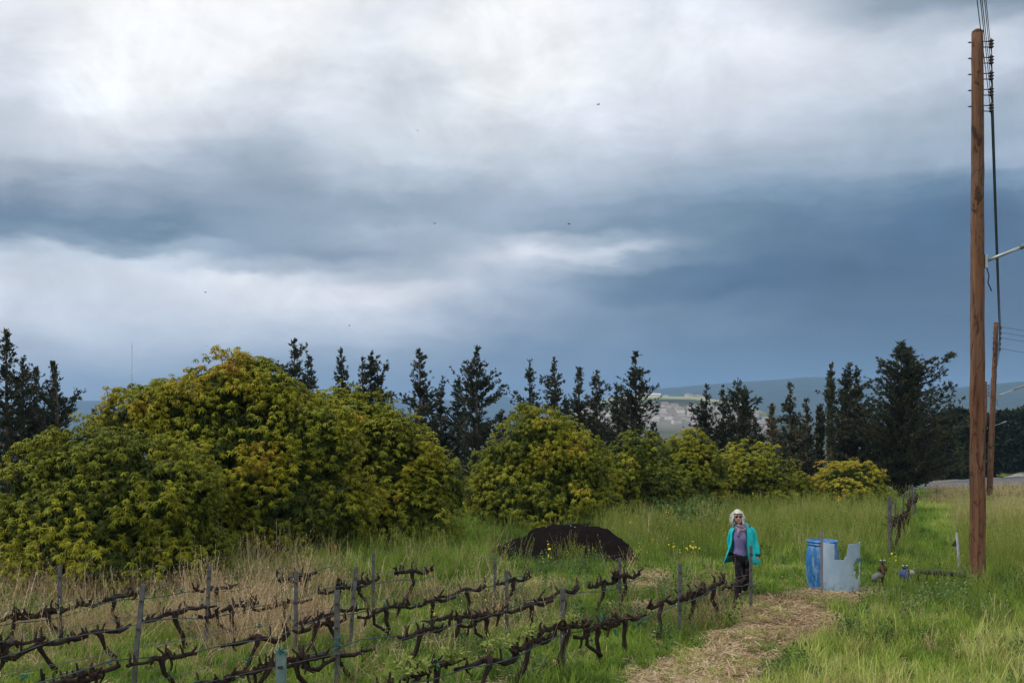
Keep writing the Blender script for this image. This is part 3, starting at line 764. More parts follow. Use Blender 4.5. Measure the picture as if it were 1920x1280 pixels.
# ------------------------------------------------------------------ broadleaf bushes by the road
def tuftleaf(rr, n=10, L0=.16, w=.06):
    V, Fq, tj = [], [], []
    for k in range(n):
        d = np.array([rr.gauss(0, 1), rr.gauss(0, 1), rr.gauss(.4, 1)]); d /= np.linalg.norm(d)
        side = np.cross(d, [rr.gauss(0, 1), rr.gauss(0, 1), rr.gauss(0, 1)]); side /= np.linalg.norm(side); o = d * .04; l = L0 * rr.uniform(.6, 1.2)
        b = len(V); V += [o, o + d * l * .5 + side * w * .5, o + d * l, o + d * l * .5 - side * w * .5]; Fq.append([b, b + 1, b + 2, b + 3]); tj.append(rr.uniform(-.15, .15))
    return np.array(V), np.array(Fq), np.array(tj)
TUF = [tuftleaf(mr_) for _ in range(5)]
BUSH = leafmat('bush_leaf', [(0, (.010, .018, .010)), (.4, (.022, .036, .014)), (.7, (.05, .065, .02)), (1, (.09, .10, .03))], .15, .6, .2)
def bush(lobes_px, Y, dens, tint, lab, name='broadleaf_tree', cat='tree', seed=0, size=1.0, group=None, mat=None):
    g = np.random.default_rng(seed + 300); k = Y / F
    L_ = []
    for (cx, cy, rx, ry, *dy) in lobes_px:
        c = P(cx, cy, Y); L_.append((c.x, Y + (dy[0] if dy else 0), c.z, rx * k, rx * k * .8, ry * k))
    base = list(L_)
    for l in base:
        for _ in range(8):
            a = g.uniform(0, 2 * pi); e = g.uniform(-.2, 1.4); f = g.uniform(.2, .4); d = (cos(a) * cos(e), sin(a) * cos(e), sin(e)); q = .95 - f * .6
            L_.append((l[0] + d[0] * l[3] * q, l[1] + d[1] * l[4] * q, l[2] + d[2] * l[5] * q, l[3] * f, l[4] * f, l[5] * f))
    x0 = sum(l[0] for l in base) / len(base); zb = gz(x0, Y); T, Nn = [], []
    for l in L_:
        n = int(4 * pi * l[3] * l[5] * dens); d = g.normal(size=(n, 3)); d /= np.linalg.norm(d, axis=1, keepdims=True)
        p = np.array(l[:3]) + d * np.array(l[3:]) * (g.uniform(.55, 1.08, n) ** .6)[:, None]; s = p[:, 2] > zb + .05
        T.append(p[s]); Nn.append(d[s])
    T = np.concatenate(T) - np.array([x0, Y, zb]); Nn = np.concatenate(Nn)
    root = thing(name, lab, cat, (x0, Y, zb), 0, group)
    tn = tint + g.normal(0, .1, len(T)) + .15 * Nn[:, 2] + .5 * (fbm(T[:, 0] * .8, T[:, 1] * .8, T[:, 2] * .8 + seed, 2) - .5)
    o = obj('crown', scatter(TUF, T, rot_to(Nn + g.normal(0, .3, Nn.shape), g.uniform(0, 6, len(T))), g.uniform(.7, 1.3, len(T)) * size, tn, 'bush_crown', mat or BUSH), root); o['kind'] = 'stuff'
    H = max(l[2] for l in base) - zb
    for l in base:
        mb = MB(); e = Vector((l[0] - x0, l[1] - Y, l[2] - zb)); mb.tube([(0, 0, -.1), (e.x * .4, e.y * .4, e.z * .5), e], [.13 if H > 1.5 else .03, .09 if H > 1.5 else .02, .03 if H > 1.5 else .01], 6); mb.obj('trunk' if l is base[0] else 'branch', bark, root)
    return root
bush([(1792,800,34,28),(1775,835,38,40),(1805,860,36,48)], 100, 9, .35, 'dark rounded tree beyond the road, left of the near pole', seed=1, size=3.6)
bush([(1762,872,52,36),(1725,880,40,30),(1800,878,26,28)], 94, 10, .6, 'olive green bush at the road edge right of the largest cypress', 'roadside_bush', 'bush', seed=2, size=2.6)
bush([(1842,838,34,58),(1838,880,30,40)], 103, 9, .3, 'dark bushy tree between the two poles beyond the road', seed=3, size=3.2)
bush([(1885,828,30,54),(1872,860,28,40)], 112, 9, .35, 'dark tree beyond the road, just right of the second pole', seed=4, size=3.4)
bush([(1915,822,32,54),(1925,860,40,40)], 114, 9, .38, 'dark tree beyond the road at the right edge of the picture', seed=5, size=3.4)
bush([(1990,815,60,64),(2060,830,60,60)], 118, 4, .38, 'dark tree beyond the road, outside the right edge', seed=6, size=3.6)
bush([(1745,845,40,35),(1700,870,40,40)], 88, 10, .42, 'dim bush behind the lower limbs of the largest cypress', 'roadside_bush', 'bush', seed=7, size=2.8)
# ================================================================== UTILITY POLES
pw = Mat('pole_wood', .8, .25)
grain = pw.noise(7, 8, .65, stretch=(1, 1, .045), dist=.6); blot = pw.noise(2.6, 5, .65, stretch=(1.6, 1.6, .8), dist=1.2)
c = pw.ramp(grain, [(.30, (.040, .014, .007)), (.45, (.125, .055, .027)), (.58, (.172, .082, .042)), (.74, (.30, .17, .10))])
c = pw.mix(pw.ramp(pw.noise(.9, 3, .5, stretch=(1, 1, .5)), [(.40, (0, 0, 0)), (.62, (.30, .30, .30))]), c, (.20, .14, .10))
c = pw.mix(pw.ramp(blot, [(.54, (0, 0, 0)), (.62, (.85, .85, .85))]), c, (.035, .014, .009))
c = pw.mix(pw.ramp(pw.noise(26, 6, .7, stretch=(1, 1, .08)), [(.36, (.8, .8, .8)), (.46, (0, 0, 0))]), c, (.02, .009, .006))
pw.color(c); pw.bump(grain, .9, .02); pole_m = pw.m
porc = simple('brown_porcelain', (.035, .022, .028), .25, .6, .2, 5)
galv = steel
dark_metal = simple('dark_iron', (.03, .03, .035), .55, .4, .3, 10)
lamp_grey = simple('lamp_housing_grey', (.16, .17, .17), .5, .4, .1, 5)
lamp_glass = simple('lamp_glass', (.35, .36, .34), .25, .5, .1, 4)
cable_m = simple('black_cable', (.030, .032, .040), .5, .3, .15, 10)
def pole(base, top, r0, r1, lab, levels, arm_z, arm_dx, seed, pins=True, det=12):
    d = Vector(top) - Vector(base); H = d.length
    root = thing('utility_pole', lab, 'utility pole', base, 0, 'wooden utility poles along the road')
    rr = random.Random(seed); mb = MB(); n = 40; pts = []; rad = []
    for i in range(n + 1):
        t = i / n; p = d * t + Vector((rr.uniform(-1, 1), rr.uniform(-1, 1), 0)) * .006
        pts.append(p); rad.append((r0 + (r1 - r0) * t) * (1 + rr.uniform(-.018, .018)))
    pts[0].z = -.3
    mb.tube(pts, rad, 22, jit=.012); mb.obj('shaft', pole_m, root)
    # slanted cut at the top
    mb = MB(); mb.lathe([(r1 * 1.0, 0), (r1 * .98, .03), (r1 * .5, .07), (.01, .085)], d, 22); mb.obj('pole_cap', pole_m, root)
    if not det: return root
    for z in levels:
        ax = d * (z / H); x = ax.x + r1
        mb = MB(); mb.tube([(x - .02, ax.y, z), (x + .16, ax.y, z)], .010, 6); mb.tube([(x - .02, ax.y, z - .11), (x + .16, ax.y, z - .11)], .010, 6)
        mb.tube([(x + .16, ax.y, z + .06), (x + .16, ax.y, z - .18)], .010, 6); mb.obj('insulator_bracket', dark_metal, root)
        mb = MB(); mb.lathe([(.02, -.135), (.032, -.125), (.05, -.11), (.035, -.09), (.026, -.07), (.05, -.055), (.052, -.045), (.03, -.03), (.026, -.01), (.048, 0), (.05, .012), (.028, .035), (.012, .05)], (x + .16, ax.y, z), 14)
        mb.obj('insulator', porc, root)
        if pins:
            mb = MB(); mb.tube([(ax.x - r1 * .8, ax.y, z - .02), (ax.x - r1 - .08, ax.y, z - .02)], .009, 6); mb.tube([(ax.x - r1 - .035, ax.y, z - .02), (ax.x - r1 - .05, ax.y, z - .02)], .02, 6)
            mb.obj('bolt', dark_metal, root)
    ax = d * (arm_z / H); x = ax.x + r0 * .85
    mb = MB(); mb.box((x + .02, ax.y, arm_z), (.05, .12, .26)); mb.obj('arm_bracket', galv, root, smooth=False)
    e = Vector((x + arm_dx * .72, ax.y - arm_dx * .12, arm_z + arm_dx * .28))
    mb = MB(); mb.tube([(x + .02, ax.y, arm_z), e], .033, 10); mb.obj('lamp_arm', galv, root)
    f = (e - Vector((x, ax.y, arm_z))).normalized()
    mb = MB(); mb.tube([e - f * .12, e - f * .04, e + f * .06], [.045, .05, .04], 10); mb.obj('arm_sleeve', lamp_grey, root)
    mb = MB(); side = f.cross(Vector((0, 0, 1))).normalized(); up = side.cross(f)
    M3 = Matrix((f, side, up)).transposed()
    secs = [(0, .05, .05), (.08, .10, .075), (.22, .13, .085), (.42, .14, .075), (.52, .11, .05), (.56, .04, .02)]
    vs = []; ns = 12
    for s, w, h in secs:
        for k in range(ns):
            th = 2 * pi * k / ns; zz = sin(th) * h; zz = max(zz, -.02); vs.append(M3 @ Vector((s + .04, cos(th) * w, zz)) + e)
    fs = [[i * ns + k, i * ns + (k + 1) % ns, (i + 1) * ns + (k + 1) % ns, (i + 1) * ns + k] for i in range(len(secs) - 1) for k in range(ns)] + [list(range(ns))[::-1], [(len(secs) - 1) * ns + k for k in range(ns)]]
    mb.add(vs, fs); h = mb.obj('lamp_head', lamp_grey, root)
    mb = MB(); mb.box(M3 @ Vector((.30, 0, -.035)) + e, (.34, .18, .03), M=M3); mb.obj('lamp_lens', lamp_glass, h, smooth=False)
    mb = MB(); mb.tube([(x + .03, ax.y - .03, arm_z - .1), (x + .07, ax.y - .05, arm_z - .28), (x + .05, ax.y - .05, arm_z - .42), (x + .12, ax.y - .05, arm_z - .58)], .012, 5); mb.obj('loose_cable', cable_m, root)
    return root
B1 = G(1833, 1093); B1 = Vector((B1.x, B1.y, gz(B1.x, B1.y)))
k1 = B1.y / F; T1 = P(1833, 62, B1.y) - B1; T1.y = 0
lv1 = [CZ + (HZ - y) * k1 - B1.z for y in (78, 108, 138, 168, 198)]
pole(B1, B1 + T1, 14.6 * k1, 10.2 * k1, 'nearest tall brown wooden utility pole with five insulators and a lamp arm', lv1, CZ + (HZ - 490) * k1 - B1.z, 1.05, 1)
Y2 = 58; B2 = P(1855, 935, Y2); B2.z = gz(B2.x, Y2); k2 = Y2 / F
T2 = P(1868, 606, Y2)
lv2 = [CZ + (HZ - y) * k2 - B2.z for y in (613, 623, 633, 643, 653)]
pole(B2, T2, 5.6 * k2, 4.0 * k2, 'second utility pole standing behind the nearest one, leaning right', lv2, CZ + (HZ - 743) * k2 - B2.z, 1.5, 2)
Y3 = 102; B3 = P(1848, 912, Y3); B3.z = gz(B3.x, Y3); k3 = Y3 / F
pole(B3, P(1849, 716, Y3), 2.4 * k3, 1.8 * k3, 'farthest utility pole, a thin line between the two nearer poles', [CZ + (HZ - y) * k3 - B3.z for y in (722, 728, 734, 740)], CZ + (HZ - 803) * k3 - B3.z, 1.9, 3, False)
def cable(a, b, sag, r, lab, group='power cables between the poles'):
    a, b = Vector(a), Vector(b); mb = MB(); pts = []
    for i in range(25):
        t = i / 24; p = a.lerp(b, t); p.z -= sag * 4 * t * (1 - t); pts.append(p)
    mb.tube(pts, r, 5, cap=False); o = mb.obj('power_cable', cable_m); tag(o, lab, 'cable', group)
names = ['topmost', 'second highest', 'middle', 'second lowest', 'lowest']
def att(B, T, z, r): 
    d = T - B; return B + Vector((d.x * z / d.length + r + .16, d.y * z / d.length, z))
BK = Vector((B1.x - (B2.x - B1.x) - .9, B1.y - (B2.y - B1.y), B1.z + .6))
for i in range(5):
    A1 = att(B1, B1 + T1, lv1[i], 10.2 * k1); A2 = att(B2, T2, lv2[i], 4 * k2)
    cable(A1, A2, .35 + .03 * i, .009 if i < 4 else .015, names[i] + ' cable running from the nearest pole back to the second')
    cable(A1 + Vector((-.02, 0, 0)), BK + Vector((.1 * (i % 2), 0, lv1[i] - .1 * i)), .5, .007, names[i] + ' cable rising from the nearest pole out of the top of the picture')
    if i != 3:
        cable(A2, A2 + Vector((24, 2.5, -1.35 - .15 * i)), .5, .011, names[i] + ' cable leaving the second pole towards the right edge')
    cable(A2, att(B3, P(1849, 716, Y3), [CZ + (HZ - y) * k3 - B3.z for y in (722, 728, 734, 740, 745)][i], 2.4 * k3), .5, .012, names[i] + ' cable from the second pole to the farthest one')

# ================================================================== COMPOST HEAP
def heap():
    prof = [(900, 0), (920, .16), (945, .30), (965, .42), (985, .50), (1000, .62), (1020, .69), (1045, .75), (1070, .79), (1095, .80), (1120, .75), (1145, .62), (1165, .46), (1182, .30), (1198, .14), (1212, 0)]
    Yc = 24.2; k = Yc / F; cx = (1065 - 960) * k; V = []; nx, ny = 100, 56
    xs = np.linspace(895, 1222, nx); ys = np.linspace(-1.8, 1.7, ny)
    for px in xs:
        h = np.interp(px, [p[0] for p in prof], [p[1] for p in prof]) * 1.06
        for dy in ys:
            t = dy / (1.75 if dy < 0 else 1.6); s = max(0, 1 - t * t) ** 1.15
            X = (px - 960) * k
            z = h * s + .20 * (float(fbm(X * 2.2, dy * 2.2, 1)) - .5) * min(1, h * s * 5) + .10 * (float(fbm(X * 9, dy * 9, 3)) - .5) - .05
            V.append((X - cx, dy, float(z) + gz(X, Yc + dy)))
    Fq = [[i * ny + j, (i + 1) * ny + j, (i + 1) * ny + j + 1, i * ny + j + 1] for i in range(nx - 1) for j in range(ny - 1)]
    m = Mat('black_compost', 1.0, .05); n = m.noise(30, 8, .75)
    m.color(m.ramp(n, [(.3, (.004, .003, .003)), (.62, (.016, .011, .010)), (.78, (.05, .035, .03))])); m.bump(n, 1, .05)
    o = obj('compost_heap', mesh_np('compost_heap', V, Fq, m.m, smooth=True), loc=(cx, Yc, 0)); tag(o, 'low long heap of black compost in the grass before the mango trees', 'heap')
    chip = simple('pale_chip', (.55, .53, .5), .8, .2, .1)
    rr = random.Random(9); mb = MB()
    for i in range(46):
        j = rr.randrange(len(V)); v = V[j]
        if v[2] < gz(v[0] + cx, Yc + v[1]) + .15: continue
        s = .075 if i == 0 else rr.uniform(.008, .022)
        mb.box((v[0], v[1], v[2] + .01), (s * 1.5, s, s * .6), rz=rr.uniform(0, 3))
    mb.obj('chips', chip, o, smooth=False)['kind'] = 'stuff'
heap()

# ================================================================== VINEYARD
vb = Mat('vine_bark', .95, .08); vb.color(vb.ramp(vb.noise(16, 6, .7, stretch=(1, 1, .5)), [(.3, (.016, .011, .010)), (.6, (.052, .036, .031)), (.8, (.12, .09, .08))])); vb.bump(vb.noise(40, 5, .7), .9, .02); vb = vb.m
cane = simple('vine_cane', (.16, .085, .05), .8, .2, .3, 12)
VLEAF = leafmat('vine_shoot_leaf', [(0, (.12, .20, .03)), (1, (.42, .46, .12))], .35, .5, .3)
def knob(p0, d, ln, r0, r1, rr, n=4, wob=.25):
    pts = [Vector(p0)]; dd = Vector(d).normalized()
    for i in range(n):
        dd = (dd + Vector((rr.gauss(0, wob), rr.gauss(0, wob), rr.gauss(0, wob)))).normalized(); pts.append(pts[-1] + dd * ln / n)
    return pts, [r0 + (r1 - r0) * i / n for i in range(n + 1)]
def vine_proto(k):
    rr = random.Random(k * 17 + 3)
    root = thing('grape_vine', 'x', 'grape vine')
    h = rr.uniform(.44, .56); lx = rr.choice((-1, 1)) * rr.uniform(.05, .30); ly = rr.uniform(-.08, .08)
    pts = [(0, 0, -.08)]; n = 5
    for i in range(1, n + 1):
        t = i / n; pts.append((lx * t + rr.gauss(0, .014), ly * t + rr.gauss(0, .014), h * t))
    top = Vector(pts[-1]); rad = [.040, .031, .027, .027, .032, .042]
    mb = MB(); mb.tube(pts, [r * rr.uniform(.85, 1.15) for r in rad], 8, jit=.16)
    if rr.random() < .25:
        q = [(lx * .2, ly, .1), (lx - .16, ly + .03, h * .55), (top.x - .2, top.y, h * .98)]; mb.tube(q, [.025, .022, .018], 7, jit=.15)
    mb.obj('trunk', vb, root)
    skip = rr.choice((0, 0, 0, 0, 0, 1, -1))
    for sgn in (-1, 1):
        if sgn == skip: continue
        ln = rr.uniform(.42, .56); pts = [top - Vector((sgn * .01, 0, .02))]; m = 5; dip = rr.uniform(-.12, .0)
        for i in range(1, m + 1):
            t = i / m; pts.append(top + Vector((sgn * ln * t, rr.gauss(0, .016), dip * sin(t * 2.6) + rr.gauss(0, .012))))
        mb = MB(); mb.tube(pts, [(.030 - .008 * i / m) * rr.uniform(.75, 1.25) for i in range(m + 1)], 7, jit=.2); arm = mb.obj('cordon', vb, root)
        mb = MB(); cn = MB()
        for i in range(1, m + 1):
            for _ in range(rr.choice((0, 1, 1, 2, 4))):
                b = Vector(pts[i]) - Vector((sgn * rr.uniform(0, .08), 0, 0))
                up = rr.random() < .85
                p_, r_ = knob(b, (rr.gauss(0, .35), rr.gauss(0, .35), 1 if up else -.9), rr.uniform(.025, .17), rr.uniform(.014, .026), .010, rr)
                mb.tube(p_, r_, 5, jit=.15)
                if rr.random() < .30:
                    p2, r2 = knob(p_[-1], (rr.gauss(0, .6), rr.gauss(0, .6), .6), rr.uniform(.06, .2), .005, .003, rr); cn.tube(p2, r2, 4)
        mb.obj('spurs', vb, arm)['kind'] = 'stuff'
        if cn.v: cn.obj('canes', cane, arm)['kind'] = 'stuff'
    return root
VP = [vine_proto(k) for k in range(12)]
for v in VP: v['used'] = 0
post_grey = simple('weathered_post', (.105, .105, .105), .85, .2, .4, 14, .4)
post_green = simple('faded_green_post', (.13, .20, .19), .7, .3, .25, 9, .3)
wire_m = simple('trellis_wire', (.11, .115, .12), .7, .3, .1, 5)
hose_m = simple('drip_hose', (.06, .085, .095), .7, .25, .35, 3)
tie_m = simple('teal_tie', (.02, .17, .14), .5, .3, .2, 8)
def post(x, y, z1, lab, mat=post_grey, w=.055, lean=(0, 0), group='vineyard posts'):
    zb = gz(x, y); o = thing('vineyard_post', lab, 'post', (x, y, zb), 0, group); h = z1 - zb
    # open channel profile post
    mb = MB(); t = .007; d = w * .62; prof = [(-w/2, -d/2), (w/2, -d/2), (w/2, d/2), (w/2 - .014, d/2), (w/2 - .014, -d/2 + t), (-w/2 + .014, -d/2 + t), (-w/2 + .014, d/2), (-w/2, d/2)]
    vs = []
    for z in (-.25, h * .5, h):
        for a, b in prof: vs.append((a + lean[0] * max(z, 0) / h, b + lean[1] * max(z, 0) / h, z))
    n = len(prof); fs = [[i * n + k, i * n + (k + 1) % n, (i + 1) * n + (k + 1) % n, (i + 1) * n + k] for i in range(2) for k in range(n)] + [[2 * n + k for k in range(n)]]
    mb.add(vs, fs); mb.obj('post_profile', mat, o, smooth=False)
    mb = MB()
    for zz in (.35, .62, .86):
        mb.box((lean[0] * zz, -d/2 - .008 + lean[1] * zz, h * zz), (w * .5, .016, .02))
    mb.obj('wire_clips', dark_metal, o, smooth=False)['kind'] = 'stuff'
    return o, Vector((x + lean[0], y + lean[1], z1))
def tie(parent, p, rr, r=.02):
    mb = MB(); p = Vector(p)
    for _ in range(3): 
        a = [p + Vector((rr.gauss(0, r), rr.gauss(0, r), rr.gauss(0, r))) for _ in range(4)]; mb.tube(a, .006, 4)
    return mb.obj('tie', tie_m, parent)
ordn = ['first', 'second', 'third', 'fourth', 'fifth', 'sixth', 'seventh', 'eighth', 'ninth', 'tenth', 'eleventh', 'twelfth', 'thirteenth', 'fourteenth', 'fifteenth']
ROWS = [
 # name, x at Y=14.3, slope, Y range, posts [(px, ytop, label, extra)]
 ('front row', 2.12, .78, 8.2, 16.3, [(1408, 1022, 'grey post standing in front of the woman'), (1275, 1055, 'grey post in the front vine row, next nearer than the woman'), (1055, 1102, 'thick grey post beside the leafing vine of the front row'), (527, 1218, 'stubby green topped post at the bottom edge')]),
 ('second row', 0.0, .80, 8.6, 16.6, [(1162, 1045, 'grey post right of the compost heap, at the far end of the second row'), (950, 1068, 'grey post below the left tail of the compost heap, second row'), (632, 1105, 'tall dark grey post, the largest left of the centre')]),
 ('third row', -1.84, .75, 8.6, 16.6, [(928, 1045, 'slim post at the left end of the compost heap'), (668, 1062, 'leaning post in the middle of the third row'), (262, 1095, 'rough leaning wooden post near the left, bending right')]),
 ('fourth row', -3.94, .75, 9.6, 17.2, [(700, 1035, 'thin post in the green grass under the mango trees'), (393, 1060, 'slanted post in the dry grass before the left mango')]),
 ('fifth row', -6.04, .75, 12.2, 17.6, [(555, 1070, 'short dim post half sunk in dry grass'), (112, 1060, 'pale post with a teal tie at the far left')]),
]
rr = random.Random(21); vi = 0
for ri, (rn, x0, sl, ya, yb, posts) in enumerate(ROWS):
    xr = lambda y: x0 + sl * (y - 14.3)
    ang = atan2(1, sl)
    ends = []
    for px, yt, lab in posts:
        ph = None; kx = (px - 960) / F; y = (x0 - sl * 14.3) / (kx - sl); z1 = CZ - (yt - HZ) * y / F
        if not (7 < y < 20) or not (.75 < z1 < 1.45): y = (CZ - 1.12) * F / (yt - HZ); z1 = 1.12
        lean = (0, 0); x = kx * y
        if px == 262: lean = (.14, 0); x -= .10
        if px == 393: lean = (.06, 0); x -= .06
        if px == 668: lean = (.10, 0); x -= .10
        o, tp = post(x, y, z1, lab, post_green if px == 527 else post_grey, .085 if px in (527,) else .062 if px in (632, 1055) else .05, lean)
        if px == 527: tie(o, (0, -.05, z1 - .06), rr, .03)
        if px == 112: tie(o, (0, -.04, z1 - gz(x, y) - .55), rr, .03)
        ends.append((y, tp))
    ys = np.arange(yb, ya, -(.66 if ri < 2 else .72)); k = 0
    for y in ys:
        y = y + rr.uniform(-.07, .07); x = xr(y) + rr.uniform(-.04, .04); px, py = proj(x, y, .5)
        if px < -140: continue
        if rr.random() < .06: continue
        p = VP[vi % 12]
        if vi < 12: o = p
        else: o = copy_tree(p)
        vi += 1
        o.location = (x, y, gz(x, y)); o.rotation_euler.z = ang + (pi if rr.random() < .5 else 0) + rr.uniform(-.08, .08)
        o.scale = (1.05, 1, rr.uniform(.92, 1.1))
        if ri == 0: o.scale = (1.08, 1.15, 1.08)
        lab = '%s gnarled vine stump from the far right end of the %s' % (ordn[min(k, 14)], rn)
        k += 1
        tag(o, lab, 'grape vine', 'grape vines of the vineyard')
        o['rowy'] = float(y); o['rown'] = ri; continue
    # wires and drip hose of the row
    t = thing('trellis_wire', 'thin trellis wires and drip hose strung along the ' + rn, 'wire', (0, 0, 0), 0, 'trellis wires of the rows')
    yA, yB = ya - .6, yb + .5
    yy = np.linspace(yB, yA, 26)
    for nm, z, r, m in (('wire_strand', .60, .0030, wire_m), ('wire_strand', .96, .0022, wire_m)):
        mb = MB(); mb.tube([(xr(y), y - .03, z + .02 * sin(y * 1.7 + ri)) for y in yy], r, 4); mb.obj(nm, m, t)
    mb = MB(); mb.tube([(xr(y) + .015, y - .05, .47 + .05 * sin(y * 2.1 + ri * 2) + .03 * sin(y * 5.3)) for y in yy], .0075, 6); mb.obj('drip_hose', hose_m, t)
    for _ in range(7 if ri < 3 else 3):
        y = rr.uniform(yA, yB); tie(t, (xr(y), y - .06, rr.choice((.5, .56, .3)) + rr.uniform(-.04, .04)), rr, .022)
# row running away on the right
X5, Y5 = (1668 - 960) / F * 23.6, 23.6
rp = [(1668, 932, 23.6, 'thick grey end post of the separate vine row on the right', .085), (1679, 935, 29, 'thin post just behind the thick end post of the right row', .045), (1694, 926, 34, 'post with a cross wire in the middle of the right row', .05), (1705, 909, 39, 'pale post near the far end of the right row', .06), (1711, 908, 43, 'farthest pale post of the right row', .06), (1716, 916, 40, 'dark leaning post at the far right of the right row', .05)]
for px, yt, Y, lab, w in rp:
    post((px - 960) / F * Y, Y, CZ - (yt - HZ) * Y / F, lab, post_grey, w, (0.0, 0), 'posts of the right vine row')
t = thing('trellis_wire', 'wires strung along the separate vine row on the right', 'wire', (0, 0, 0), 0, 'trellis wires of the rows')
for nm, dz in (('wire_strand', 1.15), ('wire_strand', .55)):
    mb = MB(); pts = [((px - 960) / F * Y, Y, gz((px - 960) / F * Y, Y) + dz) for px, yt, Y, lab, w in rp[:5]]; mb.tube(pts, .009, 4); mb.obj(nm, wire_m, t)
for k, (px, Y) in enumerate([(1673, 24.6), (1680, 26.2), (1686, 28), (1692, 31), (1700, 34), (1706, 37), (1712, 40)]):
    o = copy_tree(VP[(k * 5 + 1) % 12]); x = (px - 960) / F * Y; o.location = (x, Y, gz(x, Y)); o.rotation_euler.z = atan2(1, .42); o.scale = (1.15, 1.5, 1.45)
    tag(o, '%s dark vine from the near end of the separate right row' % ordn[k], 'grape vine', 'vines of the right row')

for o in [o for o in list(COL.objects) if o.get('rown') is not None]:
    if o.get('group') == 'vines of the right row':
        del o['rowy']; del o['rown']; continue
    y = o['rowy']; ri = o['rown']; del o['rowy']; del o['rown']
    if ri == 0 and 10.4 < y < 12.6:
        g2 = random.Random(int(y * 10)); T = []; Nn = []
        for q in range(5):
            cx_ = g2.uniform(-.42, .42)
            for _ in range(7):
                T.append((cx_ + g2.gauss(0, .05), g2.gauss(0, .04), .52 + abs(g2.gauss(0, .07)))); Nn.append((g2.gauss(0, .6), g2.gauss(0, .6), 1))
        tt = np.array([g2.random() for _ in T])
        obj('shoot_leaves', scatter(TUF, np.array(T), rot_to(np.array(Nn), np.zeros(len(T))), np.full(len(T), .36), tt, 'shoot_leaves', VLEAF), o)['kind'] = 'stuff'
        o['label'] = o['label'].replace('gnarled vine stump', 'vine stump with pale young leaves')
for v in VP:
    if v.get('used') is not None: del v['used']
# ================================================================== BARREL, CUT TANK, BAR
blue = Mat('blue_plastic', .42, .45)
cc = blue.ramp(blue.noise(2.2, 5, .6), [(.3, (.008, .10, .30)), (.6, (.015, .16, .42)), (.8, (.06, .26, .52))])
gr = blue.ramp(blue.noise(9, 6, .7, stretch=(1, 1, .35)), [(.48, (0, 0, 0)), (.68, (.75, .75, .75))]); blue.color(blue.mix(gr, cc, (.32, .42, .52))); blue = blue.m
pale = Mat('weathered_tank_plastic', .6, .3)
pc = pale.ramp(pale.noise(2.5, 6, .6, stretch=(1, 1, .6)), [(.3, (.21, .31, .42)), (.55, (.31, .41, .51)), (.8, (.46, .53, .58))])
pz = pale.n('ShaderNodeSeparateXYZ'); ptc = pale.n('ShaderNodeTexCoord'); pale.l(ptc.outputs['Object'], pz.inputs[0])
dirt = pale.math('MULTIPLY', pale.ramp(pale.noise(13, 6, .75), [(.48, (0, 0, 0)), (.62, (1, 1, 1))]), pale.ramp(pz.outputs[2], [(0, (1, 1, 1)), (.26, (0, 0, 0))]))
pale.color(pale.mix(dirt, pc, (.03, .06, .07))); pale = pale.m
Yb = 18.25; kb = Yb / F
def barrel():
    x = (1551 - 960) * kb + .02; y = Yb + .35; zb = gz(x, y)
    o = thing('plastic_barrel', 'blue plastic barrel with rimmed top standing behind the cut pale tank', 'barrel', (x, y, zb))
    R0 = .30; prof = [(R0 * .80, 0), (R0 * .86, .02), (R0 * .90, .10), (R0 * .97, .25), (R0, .42), (R0, .55), (R0 * .97, .70), (R0 * .90, .80), (R0 * .86, .84), (R0 * .84, .855)]
    mb = MB(); mb.lathe(prof, n=40); mb.obj('body', blue, o)
    mb = MB(); mb.lathe([(R0 * .84, .855), (R0 * .94, .862), (R0 * .95, .875), (R0 * .89, .885), (R0 * .89, .905), (R0 * .95, .912), (R0 * .95, .935), (R0 * .86, .94), (R0 * .85, .90)], n=40); mb.obj('rim', blue, o)
barrel()
